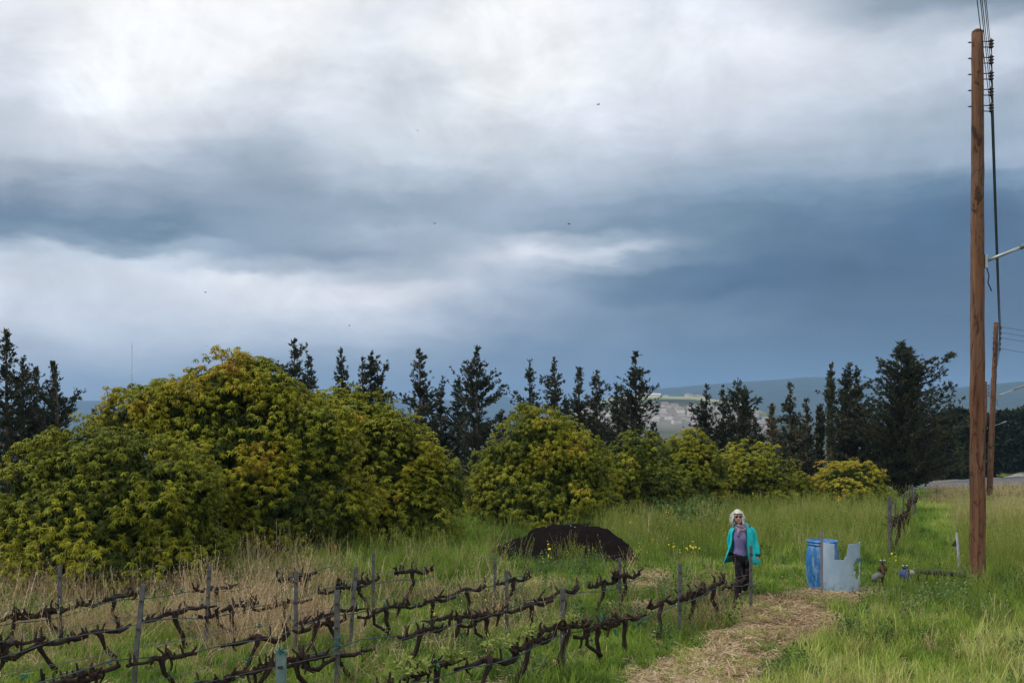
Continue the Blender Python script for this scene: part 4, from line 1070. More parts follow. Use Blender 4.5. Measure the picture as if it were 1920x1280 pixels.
def tank():
    x = (1578.5 - 960) * kb; y = Yb + .10; zb = gz(x, y); R0 = 35.8 * kb
    o = thing('cut_tank', 'pale blue grey half tank cut open, with notched top and a torn hole', 'tank', (x, y, zb))
    nu, nvv = 112, 92; H = .935; vs = []; keep = []
    def hole(pxl, z):      # pxl: photo column offset along the face, z height
        n1 = fbm(pxl * .35, z * 22, 3, 3) - .5
        yy = 1112 - z / kb
        if 1559.5 + n1 < pxl < 1576 and yy < 1047 + 2 * n1: return True
        if 1574 < pxl < 1577.5 and yy < 1042: return True
        if 1577 < pxl < 1583 - (yy - 1022) * .17 and yy < 1040: return True
        c = 1602 + 3 * n1 * 4; w = 5.5 * max(0, 1 - ((yy - 1064) / 20) ** 2) ** .5 if abs(yy - 1064) < 20 else 0
        w *= (.8 + 1.2 * fbm(yy * .25, 2.2, 1, 3))
        if abs(pxl - c) < w: return True
        if 1603.5 < pxl < 1607 - (1052 - yy) * .25 and 1040 < yy < 1054: return True
        return False
    for j in range(nvv):
        z = H * j / (nvv - 1)
        for i in range(nu):
            th = pi * (1.0 + i / (nu - 1)) - .0; xx = R0 * cos(th)
            top = H - .018 + .02 * (xx > .05 * 1) * (xx / R0)
            zz = min(z, top + (.012 if xx < -.2 else 0)); vs.append((xx, R0 * .9 * sin(th), zz))
    fs = []
    for j in range(nvv - 1):
        for i in range(nu - 1):
            a = j * nu + i; cxp = 1578.5 + (vs[a][0] + vs[a + 1][0]) / 2 / kb
            if hole(cxp, H * (j + .5) / (nvv - 1)): continue
            fs.append([a, a + 1, a + nu + 1, a + nu])
    ob = obj('body', mesh_np('tank_shell', vs, fs, pale, smooth=True), o)
    md = ob.modifiers.new('thickness', 'SOLIDIFY'); md.thickness = .008; md.offset = 0
    flap = MB(); a = Vector(((1605 - 1578.5) * kb, -R0 * .62, .60))
    flap.add([a, a + Vector((.03, -.02, .10)), a + Vector((.055, 0, .0)), a + Vector((-.03, -.01, -.04))], [[0, 3, 2], [0, 2, 1]])
    fo = flap.obj('torn_flap', blue, o, smooth=False)
tank()
x, y = (1541 - 960) / F * 17.75, 17.75; zb = gz(x, y)
mb = MB(); hb = CZ - (993 - HZ) * y / F - zb; mb.box((0, 0, hb / 2 - .1), (.042, .012, hb + .2)); mb.box((0, .014, hb / 2 - .1), (.010, .03, hb + .2))
bar = mb.obj('steel_stake', simple('rusty_grey_bar', (.19, .17, .18), .7, .4, .25, 12), loc=(x, y, zb), smooth=False); tag(bar, 'thin upright steel stake directly in front of the blue barrel', 'stake')
mb = MB(); mb.tube([(-.04, 0, -.2), (0, 0, .0), (-.07, 0, .88)], [.028, .026, .024], 8); x, y = (1800 - 960) / F * 20.2, 20.2
st = thing('leaning_stake', 'leaning grey stake with a black rag, left of the nearest pole', 'stake', (x, y, gz(x, y))); mb.obj('stake_rod', simple('grey_pipe', (.24, .26, .30), .6, .4, .2, 8), st)
mb = MB(); mb.add([(-.09, 0, .66), (-.17, .02, .60), (-.06, -.01, .60), (-.08, 0, .75)], [[0, 1, 2], [0, 3, 1], [0, 2, 3]]); mb.obj('rag', dark_metal, st, smooth=False)

# ================================================================== IRRIGATION VALVES
bl2 = simple('blue_valve_paint', (.008, .030, .22), .4, .5, .3, 7); blk = simple('black_pipe_plastic', (.016, .018, .022), .5, .4, .3, 6)
cap = simple('pale_valve_cap', (.42, .40, .34), .6, .3, .15, 9); rust = simple('rusty_iron', (.085, .045, .028), .85, .2, .4, 16, .5)
Yv = 18.9; kv = Yv / F
def valve(px, py, lab, body, capn, s=1.0):
    x = (px - 960) * kv; zb = gz(x, Yv); w = s; zc = CZ - (py - HZ) * kv - zb
    o = thing('irrigation_valve', lab, 'valve', (x, Yv, zb), 0, 'irrigation valves')
    mb = MB(); mb.lathe([(.04 * w, zc - .30), (.045 * w, zc - .13), (.07 * w, zc - .12), (.082 * w, zc - .06), (.078 * w, zc + .04), (.045 * w, zc + .08), (.04 * w, zc + .12), (.05 * w, zc + .15)], n=12); mb.tube([(-.10 * w, 0, zc), (.12 * w, 0, zc)], .05 * w, 12); mb.obj('body', body, o)
    for dx in (-.035, .035):
        mb = MB(); mb.lathe([(.018, zc + .15), (.024, zc + .155), (.024, zc + .168), (.012, zc + .175)], (dx, 0, 0), n=10); mb.obj('cap', capn, o)
    mb = MB(); mb.lathe([(.06, zc + .12), (.064, zc + .125), (.064, zc + .14), (.05, zc + .15)], n=12); mb.obj('flange', dark_metal, o)
    for sx in (-1, 1):
        mb = MB(); mb.tube([(sx * .10 * w, 0, zc), (sx * .125 * w, 0, zc)], .062 * w, 12); mb.obj('union_ring', body, o)
    return o
valve(1697, 1076, 'dark blue irrigation valve with two pale caps, on the black pipe', bl2, cap)
valve(1655, 1066, 'rusty brown upright irrigation valve left of the blue one', rust, cap, .62)
def pipe():
    pts = [P(1704, 1073, Yv), P(1722, 1071, Yv), P(1760, 1073, Yv), P(1790, 1076, Yv + .1), P(1822, 1081, Yv + .2), P(1850, 1085, Yv + .3)]
    o = thing('irrigation_pipe', 'horizontal black irrigation pipe from the blue valve to the pole', 'pipe', tuple(pts[0])); q = [p - pts[0] for p in pts]
    mb = MB(); mb.tube(q, .050, 12); mb.obj('pipe_body', blk, o)
    for (a, wid) in ((q[1], .052), (q[1].lerp(q[2], .45), .054), (q[2], .054), (q[3], .052)):
        mb = MB(); mb.tube([a - Vector((.022, 0, 0)), a + Vector((.022, 0, 0))], wid, 12); mb.tube([a, a - Vector((.01, 0, .16))], .018, 6); mb.obj('clamp', blk, o)
    mb = MB(); mb.tube([q[0], q[0] + Vector((.10, 0, 0))], .056, 12); mb.obj('coupling', cap, o)
    mb = MB(); mb.tube([P(1704, 1080, Yv - .05) - pts[0], P(1710, 1094, Yv - .1) - pts[0]], .008, 5); mb.obj('thin_hose', simple('pale_green_hose', (.3, .5, .42), .5, .3, .1), o)
pipe()
p = P(1645, 1081, Yv); mb = MB(); mb.tube([(-.06, 0, -.09), (-.055, 0, -.02), (0, 0, .03), (.09, 0, .03)], [.05, .055, .055, .05], 12)
tag(mb.obj('pipe_elbow', simple('grey_elbow_plastic', (.16, .165, .165), .6, .3, .2, 7), loc=p), 'grey pipe elbow in the grass left of the rusty valve', 'pipe elbow')
p0 = P(1706, 1072, Yv); 
# ================================================================== BIRDS
bird_m = simple('dark_feathers', (.02, .02, .022), .8, .2, .2)
for (px, py, Y, lab, a) in ((1122, 196, 55, 'tiny dark bird highest in the sky, right of the centre', .4), (815, 419, 60, 'tiny dark bird before the grey cloud band, left of the centre', 1.1), (1067, 420, 60, 'tiny dark bird level with another, right of the centre', -.3), (385, 548, 75, 'tiny bird low in the bright cloud at the left', .8), (655, 610, 80, 'tiny bird just above the cypress tops', .2), (387, 649, 80, 'tiny bird right above the biggest mango tree', 2), (783, 245, 85, 'faint bird in the pale cloud above the middle', 1.4)):
    o = thing('bird', lab, 'bird', tuple(P(px, py, Y)), a, 'birds flying over the vineyard')
    mb = MB(); mb.lathe([(.004, -.09), (.022, -.05), (.028, 0), (.02, .05), (.012, .07), (.003, .085)], n=8, axis=(1, 0, .1)); mb.obj('body', bird_m, o)
    for s in (-1, 1):
        mb = MB(); mb.add([(.03, 0, .01), (-.03, 0, .01), (.01, s * .09, .05), (.045, s * .08, .05), (-.03, s * .20, .02)], [[0, 1, 2], [0, 2, 3], [3, 2, 4]]); mb.obj('wing', bird_m, o, smooth=False)
    mb = MB(); mb.add([(-.07, 0, 0), (-.14, .03, 0), (-.12, 0, 0), (-.14, -.03, 0)], [[0, 1, 2], [0, 2, 3]]); mb.obj('tail', bird_m, o, smooth=False)

p = P(628, 1026, 23.0); mb = MB(); mb.lathe([(.006, -.075), (.034, -.055), (.046, -.01), (.040, .04), (.018, .07), (.004, .075)], n=12)
tag(mb.obj('ripe_fruit', simple('orange_red_fruit', (.55, .11, .03), .5, .4, .2, 6), loc=p), 'single orange red fruit hanging low at the right side of the biggest mango', 'fruit')
# ================================================================== PERSON
def skin_mesh(name, joints, edges, radii, mat, sub=1, root=0):
    me = bpy.data.meshes.new(name + '_skel'); me.from_pydata([tuple(j) for j in joints], edges, []); me.update()
    o = bpy.data.objects.new(name, me); COL.objects.link(o)
    md = o.modifiers.new('Skin', 'SKIN'); md.use_smooth_shade = True; md.branch_smoothing = .6
    for i, r in enumerate(radii):
        v = me.skin_vertices[0].data[i]; v.radius = r if hasattr(r, '__len__') else (r, r); v.use_root = (i == root)
    sb = o.modifiers.new('Sub', 'SUBSURF'); sb.levels = sub; sb.render_levels = sub
    dg = bpy.context.evaluated_depsgraph_get(); ev = o.evaluated_get(dg); m2 = bpy.data.meshes.new_from_object(ev)
    bpy.data.objects.remove(o); m2.name = name; m2.materials.clear(); m2.materials.append(mat)
    m2.polygons.foreach_set('use_smooth', np.ones(len(m2.polygons), bool))
    return m2
def loft(rings, closed=True, flip=False):
    n = len(rings[0]); vs = [p for r in rings for p in r]; fs = []
    for i in range(len(rings) - 1):
        for k in range(n if closed else n - 1):
            k2 = (k + 1) % n; f = [i * n + k, i * n + k2, (i + 1) * n + k2, (i + 1) * n + k]; fs.append(f[::-1] if flip else f)
    return vs, fs
def person():
    Yp = 17.7; kp = Yp / F; X = (1391 - 960) * kp; zb = gz(X, Yp)
    root = thing('person', 'grey haired woman in open turquoise jacket, lilac top and dark sunglasses walking', 'person', (X, Yp, zb)); root.scale = (.975, .975, .975)
    skin = simple('skin', (.55, .33, .26), .55, .35, .08, 12)
    teal = Mat('turquoise_jacket_fabric', .6, .3); n = teal.noise(7, 4, .6); teal.color(teal.ramp(n, [(.3, (.002, .38, .42)), (.7, (.005, .58, .60))])); teal.bump(teal.noise(13, 3, .6, stretch=(1, 1, 2.2)), .8, .02); teal = teal.m
    lining = simple('dark_teal_lining', (.003, .085, .10), .7, .2, .2, 9)
    lilac = Mat('lilac_top_fabric', .85, .1); lilac.color(lilac.ramp(lilac.noise(9, 4), [(.3, (.13, .115, .27)), (.7, (.20, .18, .37))])); lilac.bump(lilac.noise(7, 3), .6, .02); lilac = lilac.m
    scarf = Mat('patterned_scarf', .9, .1); scarf.color(scarf.ramp(scarf.noise(30, 4, .7), [(.35, (.10, .06, .08)), (.5, (.26, .20, .27)), (.7, (.36, .31, .40))])); scarf = scarf.m
    trou = Mat('dark_patterned_trousers', .85, .1); trou.color(trou.ramp(trou.noise(11, 3, .5), [(.5, (.010, .010, .012)), (.62, (.020, .020, .024)), (.7, (.085, .075, .08))])); trou.bump(trou.noise(9, 3), .6, .02); trou = trou.m
    hairm = Mat('grey_white_hair', .55, .4); hairm.color(hairm.ramp(hairm.noise(30, 5, .7, stretch=(1, 1, .25)), [(.3, (.40, .38, .35)), (.7, (.82, .80, .75))])); hairm.bump(hairm.noise(40, 4, .7, stretch=(1, 1, .2)), .8, .02); hairm = hairm.m
    shoe = simple('dark_shoe', (.03, .025, .022), .7, .3, .2)
    # one continuous body
    J = [(0, 0, .84), (0, 0, .95), (-.01, -.01, 1.08), (-.015, -.01, 1.20), (-.02, -.015, 1.27), (-.035, -.02, 1.34), (-.055, -.035, 1.395),
         (-.085, -.05, 1.43), (-.088, -.045, 1.50), (-.088, -.035, 1.56),
         (.155, .01, 1.245), (.225, .04, 1.05), (.235, -.03, .86), (.245, -.05, .80), (.245, -.055, .745),
         (-.165, .03, 1.235), (-.185, .12, 1.03), (-.15, .13, .86), (-.14, .12, .80),
         (.085, 0, .80), (.09, .02, .46), (.07, .13, .10), (.068, .09, .06),
         (-.085, -.01, .80), (-.07, -.14, .47), (-.10, -.16, .10), (-.104, -.19, .06)]
    E = [(0,1),(1,2),(2,3),(3,4),(4,5),(5,6),(6,7),(7,8),(8,9),(4,10),(10,11),(11,12),(12,13),(13,14),(4,15),(15,16),(16,17),(17,18),(0,19),(19,20),(20,21),(21,22),(0,23),(23,24),(24,25),(25,26)]
    Rr = [(.14,.11),(.13,.10),(.135,.11),(.14,.10),(.10,.075),(.052,.052),(.048,.048),(.068,.078),(.076,.088),(.055,.065),
          .052,.042,.033,.024,(.030,.016), .052,.042,.033,.026, (.085,.09),(.055,.06),.034,.022,(.085,.09),(.055,.06),.034,.022]
    obj('body', skin_mesh('body', J, E, Rr, skin, 2), root)
    # face details
    hc = Vector((-.088, -.05, 1.485))
    mb = MB(); mb.lathe([(.003, .03), (.010, .01), (.017, -.012), (.012, -.022), (.004, -.026)], hc + Vector((-.004, -.088, -.012)), 10); mb.obj('nose', skin, root)
    mb = MB(); mb.tube([hc + Vector((-.026, -.082, -.052)), hc + Vector((-.004, -.090, -.056)), hc + Vector((.018, -.084, -.052))], [.003, .006, .003], 6); mb.obj('mouth', simple('lips', (.28, .08, .07), .5, .3, .1), root)
    gl = simple('sunglass_black', (.006, .006, .007), .12, .6, .05)
    g = thing('sunglasses', None, None); g.parent = root
    for sx in (-1, 1):
        mb = MB(); c = hc + Vector((-.004 + sx * .031, -.088, .012)); vs = []
        for k in range(12):
            a = 2 * pi * k / 12; ca, sa = cos(a), sin(a); vs.append(c + Vector((.029 * (abs(ca) ** .7) * (1 if ca > 0 else -1), 0 + .008 * abs(ca), .021 * (abs(sa) ** .7) * (1 if sa > 0 else -1))))
        vs2 = [v + Vector((0, .006, 0)) for v in vs]; mb.add(vs + vs2, [list(range(12)), list(range(12, 24))[::-1]] + [[k, 12 + k, 12 + (k + 1) % 12, (k + 1) % 12] for k in range(12)]); mb.obj('lens', gl, g)
        mb = MB(); mb.tube([c + Vector((sx * .026, .005, .008)), c + Vector((sx * .044, .045, .010)), c + Vector((sx * .046, .09, .004))], .0035, 5); mb.obj('temple_arm', gl, g)
    mb = MB(); mb.tube([hc + Vector((-.012, -.092, .018)), hc + Vector((.004, -.092, .018))], .004, 5); mb.obj('bridge', gl, g)
    # hair: cap plus falling locks
    T, Nn, = [], []; mbh = MB(); rr = random.Random(4)
    vs = []; nu, nw = 22, 12
    for j in range(nw):
        ph = pi * .5 * (1 - j / (nw - 1)) * 1.0 - (.55 * (j / (nw - 1)))
        for i in range(nu):
            th = 2 * pi * i / nu; front = max(0, -sin(th)); r = 1.0
            x = cos(th) * cos(ph) * .090; y_ = sin(th) * cos(ph) * .108; z = sin(ph) * .118
            if front > .25 and z < .052: z = .052 + (z - .052) * .05; y_ *= .97
            w = 1 + .05 * sin(th * 7 + j) ; vs.append(hc + Vector((x * w + .002, y_ * w + .014, z + .022)))
    fs = [[j * nu + i, j * nu + (i + 1) % nu, (j + 1) * nu + (i + 1) % nu, (j + 1) * nu + i] for j in range(nw - 1) for i in range(nu)]
    mbh.add(vs, fs)
    for i in range(46):
        th = rr.uniform(-.22, pi + .22) if i < 34 else rr.choice((rr.uniform(-.5, -.1), rr.uniform(pi + .1, pi + .5)))
        s = hc + Vector((cos(th) * .078, sin(th) * .088 + .01, rr.uniform(.0, .08))); ln = rr.uniform(.13, .21)
        e = s + Vector((cos(th) * rr.uniform(.0, .04), sin(th) * .015, -ln)); m_ = s.lerp(e, .5) + Vector((cos(th) * .022, sin(th) * .012, 0))
        mbh.tube([s, m_, e], [.016, .017, .006], 6)
    for i in range(70):
        th = rr.uniform(-.45, pi + .45); s = hc + Vector((cos(th) * .085, sin(th) * .092 + .01, rr.uniform(-.02, .10))); e = s + Vector((cos(th) * rr.uniform(.0, .06), sin(th) * .02, -rr.uniform(.08, .22)))
        mbh.tube([s, s.lerp(e, .5) + Vector((cos(th) * rr.uniform(.01, .035), 0, 0)), e], [.006, .006, .002], 4)
    mbh.obj('hair', hairm, root)
    # lilac top
    def ring(cx, cy, rx, ry, z, n=24, wob=0): return [Vector((cx + rx * cos(2 * pi * k / n) * (1 + wob * sin(5 * 2 * pi * k / n + z * 9)), cy + ry * sin(2 * pi * k / n), z)) for k in range(n)]
    rg = [ring(-.004, 0, .165, .125, .735, wob=.02), ring(-.004, 0, .165, .125, .80), ring(-.004, 0, .152, .118, .88), ring(-.008, -.005, .148, .118, .97), ring(-.014, -.022, .155, .138, 1.06), ring(-.018, -.028, .160, .142, 1.12), ring(-.02, -.015, .152, .115, 1.20), ring(-.022, -.008, .125, .085, 1.27), ring(-.03, -.012, .065, .062, 1.315)]
    vs, fs = loft(rg); mb = MB(); mb.add(vs, fs); mb.obj('top', lilac, root)
    # scarf: two thick coils and a fall
    mb = MB()
    for q, (z, r, tw) in enumerate(((1.335, .075, .030), (1.29, .092, .034), (1.255, .085, .028))):
        pts = [Vector((-.038 + r * cos(a) * 1.0, -.030 + r * .9 * sin(a), z + .018 * sin(a * 2 + q) - .028 * max(0, -sin(a)))) for a in np.linspace(0, 2 * pi, 15)]
        mb.tube(pts, [tw * (1 + .12 * sin(i * 2.1 + q)) for i in range(15)], 8)
    mb.tube([Vector((-.085, -.115, 1.27)), Vector((-.10, -.145, 1.20)), Vector((-.095, -.15, 1.12))], [.030, .028, .012], 7)
    mb.obj('scarf', scarf, root)
    # trousers
    J2 = [(0, 0, .80), (.085, .0, .74), (.092, .015, .47), (.075, .12, .10), (-.085, -.01, .74), (-.072, -.13, .48), (-.10, -.16, .10)]
    obj('trousers', skin_mesh('trousers', J2, [(0,1),(1,2),(2,3),(0,4),(4,5),(5,6)], [(.15,.12),(.10,.105),(.075,.08),(.055,.06),(.10,.105),(.075,.08),(.055,.06)], trou, 2), root)
    for (x, y, z, up) in ((.068, .10, .0, .0), (-.105, -.19, .0, 0)):
        rings = []
        for (t, w, h) in ((-.09, .03, .06), (-.06, .042, .095), (-.01, .044, .10), (.05, .045, .075), (.11, .046, .055), (.155, .036, .04), (.175, .012, .02)):
            rings.append([Vector((x + w * cos(a), y - t, max(0, h * .5 + h * .55 * sin(a)))) for a in np.linspace(0, 2 * pi, 14, endpoint=False)])
        vs, fs = loft(rings); mb = MB(); mb.add(vs, fs + [list(range(14)), [6 * 14 + k for k in range(14)][::-1]]); mb.obj('shoe', shoe, root)
    # jacket shell, open at the front
    secs = [ # z, cx, cy, rx, ry, left opening angle, right opening angle (measured from -Y; left = image left)
        (1.305, -.015, .015, .095, .075, -.75, .55), (1.27, -.01, .012, .165, .105, -.85, .38), (1.20, -.005, .008, .20, .135, -1.05, .28), (1.10, .0, .008, .205, .155, -1.12, .24), (.98, .0, .012, .212, .165, -1.2, .22),
        (.86, .005, .02, .245, .175, -1.36, .20), (.74, .012, .03, .29, .19, -1.50, .22), (.635, .022, .035, .33, .20, -1.58, .26)]
    rings = []; n = 44
    for (z, cx, cy, rx, ry, a0, a1) in secs:
        rg = []
        for k in range(n):
            a = a1 + (2 * pi + a0 - a1) * k / (n - 1)      # from the right opening edge round the back to the left edge
            w = 1 + (.022 * sin(a * 9 + z * 7) + .014 * sin(a * 17)) * (1.35 - z)
            rg.append(Vector((cx + sin(a) * rx * w, cy - cos(a) * ry * w, z + .006 * sin(a * 6))))
        rings.append(rg)
    vs, fs = loft(rings, False)
    me = mesh_np('jacket', vs, fs, teal, smooth=True); me.materials.append(lining)
    jk = obj('jacket', me, root); md = jk.modifiers.new('t', 'SOLIDIFY'); md.thickness = .016; md.offset = 0; md.material_offset = 0; 
    inner = [[Vector((v.x * .955 + .0, v.y * .93 + .004, v.z)) for v in rg[2:-2]] for rg in rings[:-1]]
    vs, fs = loft(inner, False, True); obj('lining', mesh_np('lining', vs, fs, lining, smooth=True), jk)
    # seams, placket, hood
    mb = MB(); mb.tube([r_[0] + Vector((0, -.012, 0)) for r_ in rings], .012, 6); mb.tube([r_[-1] + Vector((0, -.008, 0)) for r_ in rings], .010, 6); mb.obj('placket', lining, jk)
    mb = MB(); mb.tube([Vector((.085, -.05, 1.27)), Vector((.10, .05, 1.325)), Vector((.02, .12, 1.34)), Vector((-.10, .09, 1.33)), Vector((-.14, .0, 1.28))], [.030, .042, .050, .042, .024], 9); mb.obj('hood', teal, jk)
    mb = MB(); mb.tube([Vector((.055, -.075, 1.26)), Vector((.095, -.03, 1.285)), Vector((.12, .02, 1.30))], [.016, .022, .018], 7); mb.obj('collar_edge', simple('dark_collar', (.03, .035, .06), .8, .2, .1), jk)
    # sleeves
    def sleeve(pts, rad):
        P2 = []; R2 = []; m = 18
        for i in range(m + 1):
            t = i / m * (len(pts) - 1); a = min(int(t), len(pts) - 2); u_ = t - a
            P2.append(Vector(pts[a]).lerp(Vector(pts[a + 1]), u_)); R2.append((rad[a] * (1 - u_) + rad[a + 1] * u_) * (1 + (.07 * sin(i * 2.4) if i > 5 else .02 * sin(i * 3))))
        mb = MB(); mb.tube(P2, R2, 14, cap=False); return mb
    sleeve([(.125, .01, 1.265), (.185, .02, 1.22), (.232, .045, 1.06), (.252, .0, .93), (.262, -.045, .80)], [.058, .072, .066, .064, .062]).obj('sleeve', teal, jk)
    sleeve([(-.13, .02, 1.255), (-.165, .04, 1.21), (-.19, .12, 1.04), (-.17, .14, .93), (-.15, .13, .84)], [.055, .062, .058, .056, .054]).obj('sleeve', teal, jk)
    mb = MB(); mb.tube([(.262, -.044, .815), (.264, -.05, .775)], [.066, .068], 14); mb.obj('cuff', lining, jk)
    # hands: palm is the end of the body mesh; five fingers each
    for hx, hy, hz, s in ((.262, -.062, .765, 1), (-.14, .11, .79, -1)):
        h = MB(); h.tube([(hx, hy + .004, hz + .02), (hx, hy, hz - .01), (hx, hy - .002, hz - .045)], [.020, .032, .034], 10); h.obj('palm', skin, root)
        for f in range(4):
            x = hx - .027 + f * .018; ln = (.060, .070, .066, .052)[f]
            m_ = skin_mesh('finger', [(x, hy, hz - .035), (x, hy - .006, hz - .035 - ln * .5), (x, hy - .004 + .018, hz - .035 - ln * .8), (x, hy + .028, hz - .035 - ln * .85)], [(0,1),(1,2),(2,3)], [.0105, .0095, .0085, .007], skin, 1); obj('finger', m_, root)
        m_ = skin_mesh('thumb', [(hx - s * .03, hy, hz - .005), (hx - s * .05, hy - .016, hz - .03), (hx - s * .046, hy - .026, hz - .055)], [(0,1),(1,2)], [.012, .011, .009], skin, 1); obj('thumb', m_, root)
person()

# ================================================================== GROUND COVER
def blades(rr, n, rad, h, w, lean=(.1, .7), seg=3, droop=1.0):
    V, Fq, tj = [], [], []
    for _ in range(n):
        a = rr.uniform(0, 2 * pi); r = rad * sqrt(rr.random()); p = np.array([r * cos(a), r * sin(a), 0.])
        az = rr.uniform(0, 2 * pi); e = pi / 2 - rr.uniform(*lean) * .5; L0 = h * rr.uniform(.45, 1.15); ww = w * rr.uniform(.7, 1.3); side = np.array([-sin(az), cos(az), 0]) ; b = len(V); j = rr.uniform(-.16, .16)
        bend = rr.uniform(.2, 1.3) * droop
        for i in range(seg + 1):
            s = i / seg; wk = (1 - s ** 1.6) * .95 + .05
            V += [p - side * ww * wk / 2, p + side * ww * wk / 2]
            ee = e - bend * (s + .5 / seg); p = p + L0 / seg * np.array([cos(az) * cos(ee), sin(az) * cos(ee), sin(ee)])
        for i in range(seg): Fq.append([b + 2 * i, b + 2 * i + 1, b + 2 * i + 3, b + 2 * i + 2]); tj.append(j)
    return V, Fq, tj
def stalks(rr, n, rad, h, w, seed_n=0, lean=.35, sw=.012, sl=.03):
    V, Fq, tj = [], [], []
    for _ in range(n):
        a = rr.uniform(0, 2 * pi); r = rad * sqrt(rr.random()); p = np.array([r * cos(a), r * sin(a), 0.]); az = rr.uniform(0, 2 * pi); l = rr.uniform(0, lean); L0 = h * rr.uniform(.6, 1.15)
        d = np.array([cos(az) * sin(l), sin(az) * sin(l), cos(l)]); side = np.array([-sin(az), cos(az), 0]); j = rr.uniform(-.15, .15); pts = [p]
        for i in range(3):
            d = d + np.array([cos(az), sin(az), -.1]) * .10 * rr.random(); d /= np.linalg.norm(d); pts.append(pts[-1] + d * L0 / 3)
        for i in range(3):
            b = len(V); V += [pts[i] - side * w / 2, pts[i] + side * w / 2, pts[i + 1] + side * w / 2, pts[i + 1] - side * w / 2]; Fq.append([b, b + 1, b + 2, b + 3]); tj.append(j)
        for q in range(seed_n):
            t = 1 - .35 * q / max(1, seed_n); c = pts[2] + (pts[3] - pts[2]) * (1 - 1.1 * q / seed_n); dd = np.array([rr.gauss(0, .5), rr.gauss(0, .5), .6 + rr.random()]); dd /= np.linalg.norm(dd); s2 = np.cross(dd, [rr.gauss(0, 1), rr.gauss(0, 1), 0.01]); s2 /= np.linalg.norm(s2) + 1e-6
            b = len(V); V += [c, c + dd * sl * .5 + s2 * sw / 2, c + dd * sl, c + dd * sl * .5 - s2 * sw / 2]; Fq.append([b, b + 1, b + 2, b + 3]); tj.append(.25)
    return V, Fq, tj
def merge(*parts):
    V, Fq, tj = [], [], []
    for v, f, t in parts:
        b = len(V); V += list(v); Fq += [[i + b for i in q] for q in f]; tj += list(t)
    return V, Fq, tj
def plantmat(name, stops, rough=.6, trans=.3):
    m = Mat(name, rough, .2)
    t = m.math('ADD', m.attr('tint', 'INSTANCER'), m.attr('jit'), clamp=True)
    c = m.ramp(t, stops); m.color(c); m.translucent(c, trans); return m.m
G_GREEN = plantmat('grass_green', [(0, (.040, .095, .012)), (.35, (.115, .215, .022)), (.65, (.25, .37, .045)), (.85, (.42, .49, .11)), (1, (.55, .50, .20))])
G_DRY = plantmat('grass_dry', [(0, (.13, .085, .045)), (.4, (.34, .235, .13)), (.75, (.56, .42, .25)), (1, (.72, .60, .40))], .7, .2)
G_PALE = plantmat('grass_seeding', [(0, (.08, .13, .015)), (.4, (.17, .23, .03)), (.7, (.29, .32, .07)), (1, (.46, .40, .18))], .65, .25)
G_WEED = plantmat('weed_leaf', [(0, (.025, .055, .014)), (.5, (.060, .12, .028)), (.8, (.11, .18, .05)), (1, (.19, .26, .10))], .6, .25)
G_YEL = plantmat('yellow_petal', [(0, (.60, .50, .01)), (.6, (.80, .68, .02)), (1, (.85, .60, .02))], .6, .2)
TC = {}
def templates(name, kinds, mat, extra=None):
    c = bpy.data.collections.new(name)
    for i, (V, Fq, tj) in enumerate(kinds):
        me = mesh_np(name, np.array(V), np.array(Fq), mat, {'jit': ('FACE', tj)}); o = bpy.data.objects.new('%s_%02d' % (name, i), me); c.objects.link(o)
    TC[name] = (c, len(kinds)); return c
r_ = random.Random(77)
templates('short', [blades(r_, 30, .13, .15, .0085, (.1, 1.3), 2, 1.0) for _ in range(4)], G_GREEN)
templates('medium', [blades(r_, 30, .14, .32, .010, (.1, .9), 3, 1.1) for _ in range(4)], G_GREEN)
templates('tall', [blades(r_, 26, .14, .62, .015, (.05, .7), 4, 1.2) for _ in range(4)], G_GREEN)
templates('seeding', [merge(stalks(r_, 13, .16, .75, .005, 7, .35, .011, .035), blades(r_, 14, .15, .42, .008, (.1, .8), 3)) for _ in range(4)], G_PALE)
templates('dry', [merge(stalks(r_, 14, .18, .48, .006, 2, 1.15, .012, .03), blades(r_, 22, .18, .36, .008, (.3, 2.2), 3, 1.9)) for _ in range(4)], G_DRY)
templates('dryTall', [stalks(r_, 7, .18, 1.0, .0065, 3, 1.0, .010, .05) for _ in range(4)], G_DRY)
def litter(rr, n=26):
    V, Fq, tj = [], [], []
    for _ in range(n):
        p = np.array([rr.gauss(0, .11), rr.gauss(0, .11), rr.uniform(.0, .035)]); a = rr.uniform(0, 6.28); d = np.array([cos(a), sin(a), rr.gauss(0, .18)]) * rr.uniform(.03, .09); s = np.array([-sin(a), cos(a), rr.gauss(0, .3)]) * .004
        b = len(V); V += [p - d - s, p - d + s, p + d + s, p + d - s]; Fq.append([b, b + 1, b + 2, b + 3]); tj.append(rr.uniform(-.3, .25))
    return V, Fq, tj
templates('litter', [litter(r_) for _ in range(4)], G_DRY)
def weed(rr, h=.35, n=60, w=.035, rad=.18):
    V, Fq, tj = [], [], []
    for s_ in range(7):
        a = rr.uniform(0, 6.28); l = rr.uniform(0, .6); d = np.array([cos(a) * sin(l), sin(a) * sin(l), cos(l)]); o = np.array([rr.gauss(0, rad * .3), rr.gauss(0, rad * .3), 0]); H = h * rr.uniform(.6, 1.15)
        for q in range(n // 7):
            c = o + d * H * (.12 + .88 * q / (n // 7)); ld = np.array([rr.gauss(0, 1), rr.gauss(0, 1), rr.gauss(.3, .5)]); ld /= np.linalg.norm(ld); L0 = w * 2.2 * rr.uniform(.6, 1.2); sd = np.cross(ld, [rr.gauss(0, .3), rr.gauss(0, .3), 1]); sd /= np.linalg.norm(sd)
            b = len(V); V += [c, c + ld * L0 * .5 + sd * w / 2, c + ld * L0, c + ld * L0 * .5 - sd * w / 2]; Fq.append([b, b + 1, b + 2, b + 3]); tj.append(rr.uniform(-.2, .2))
    return V, Fq, tj
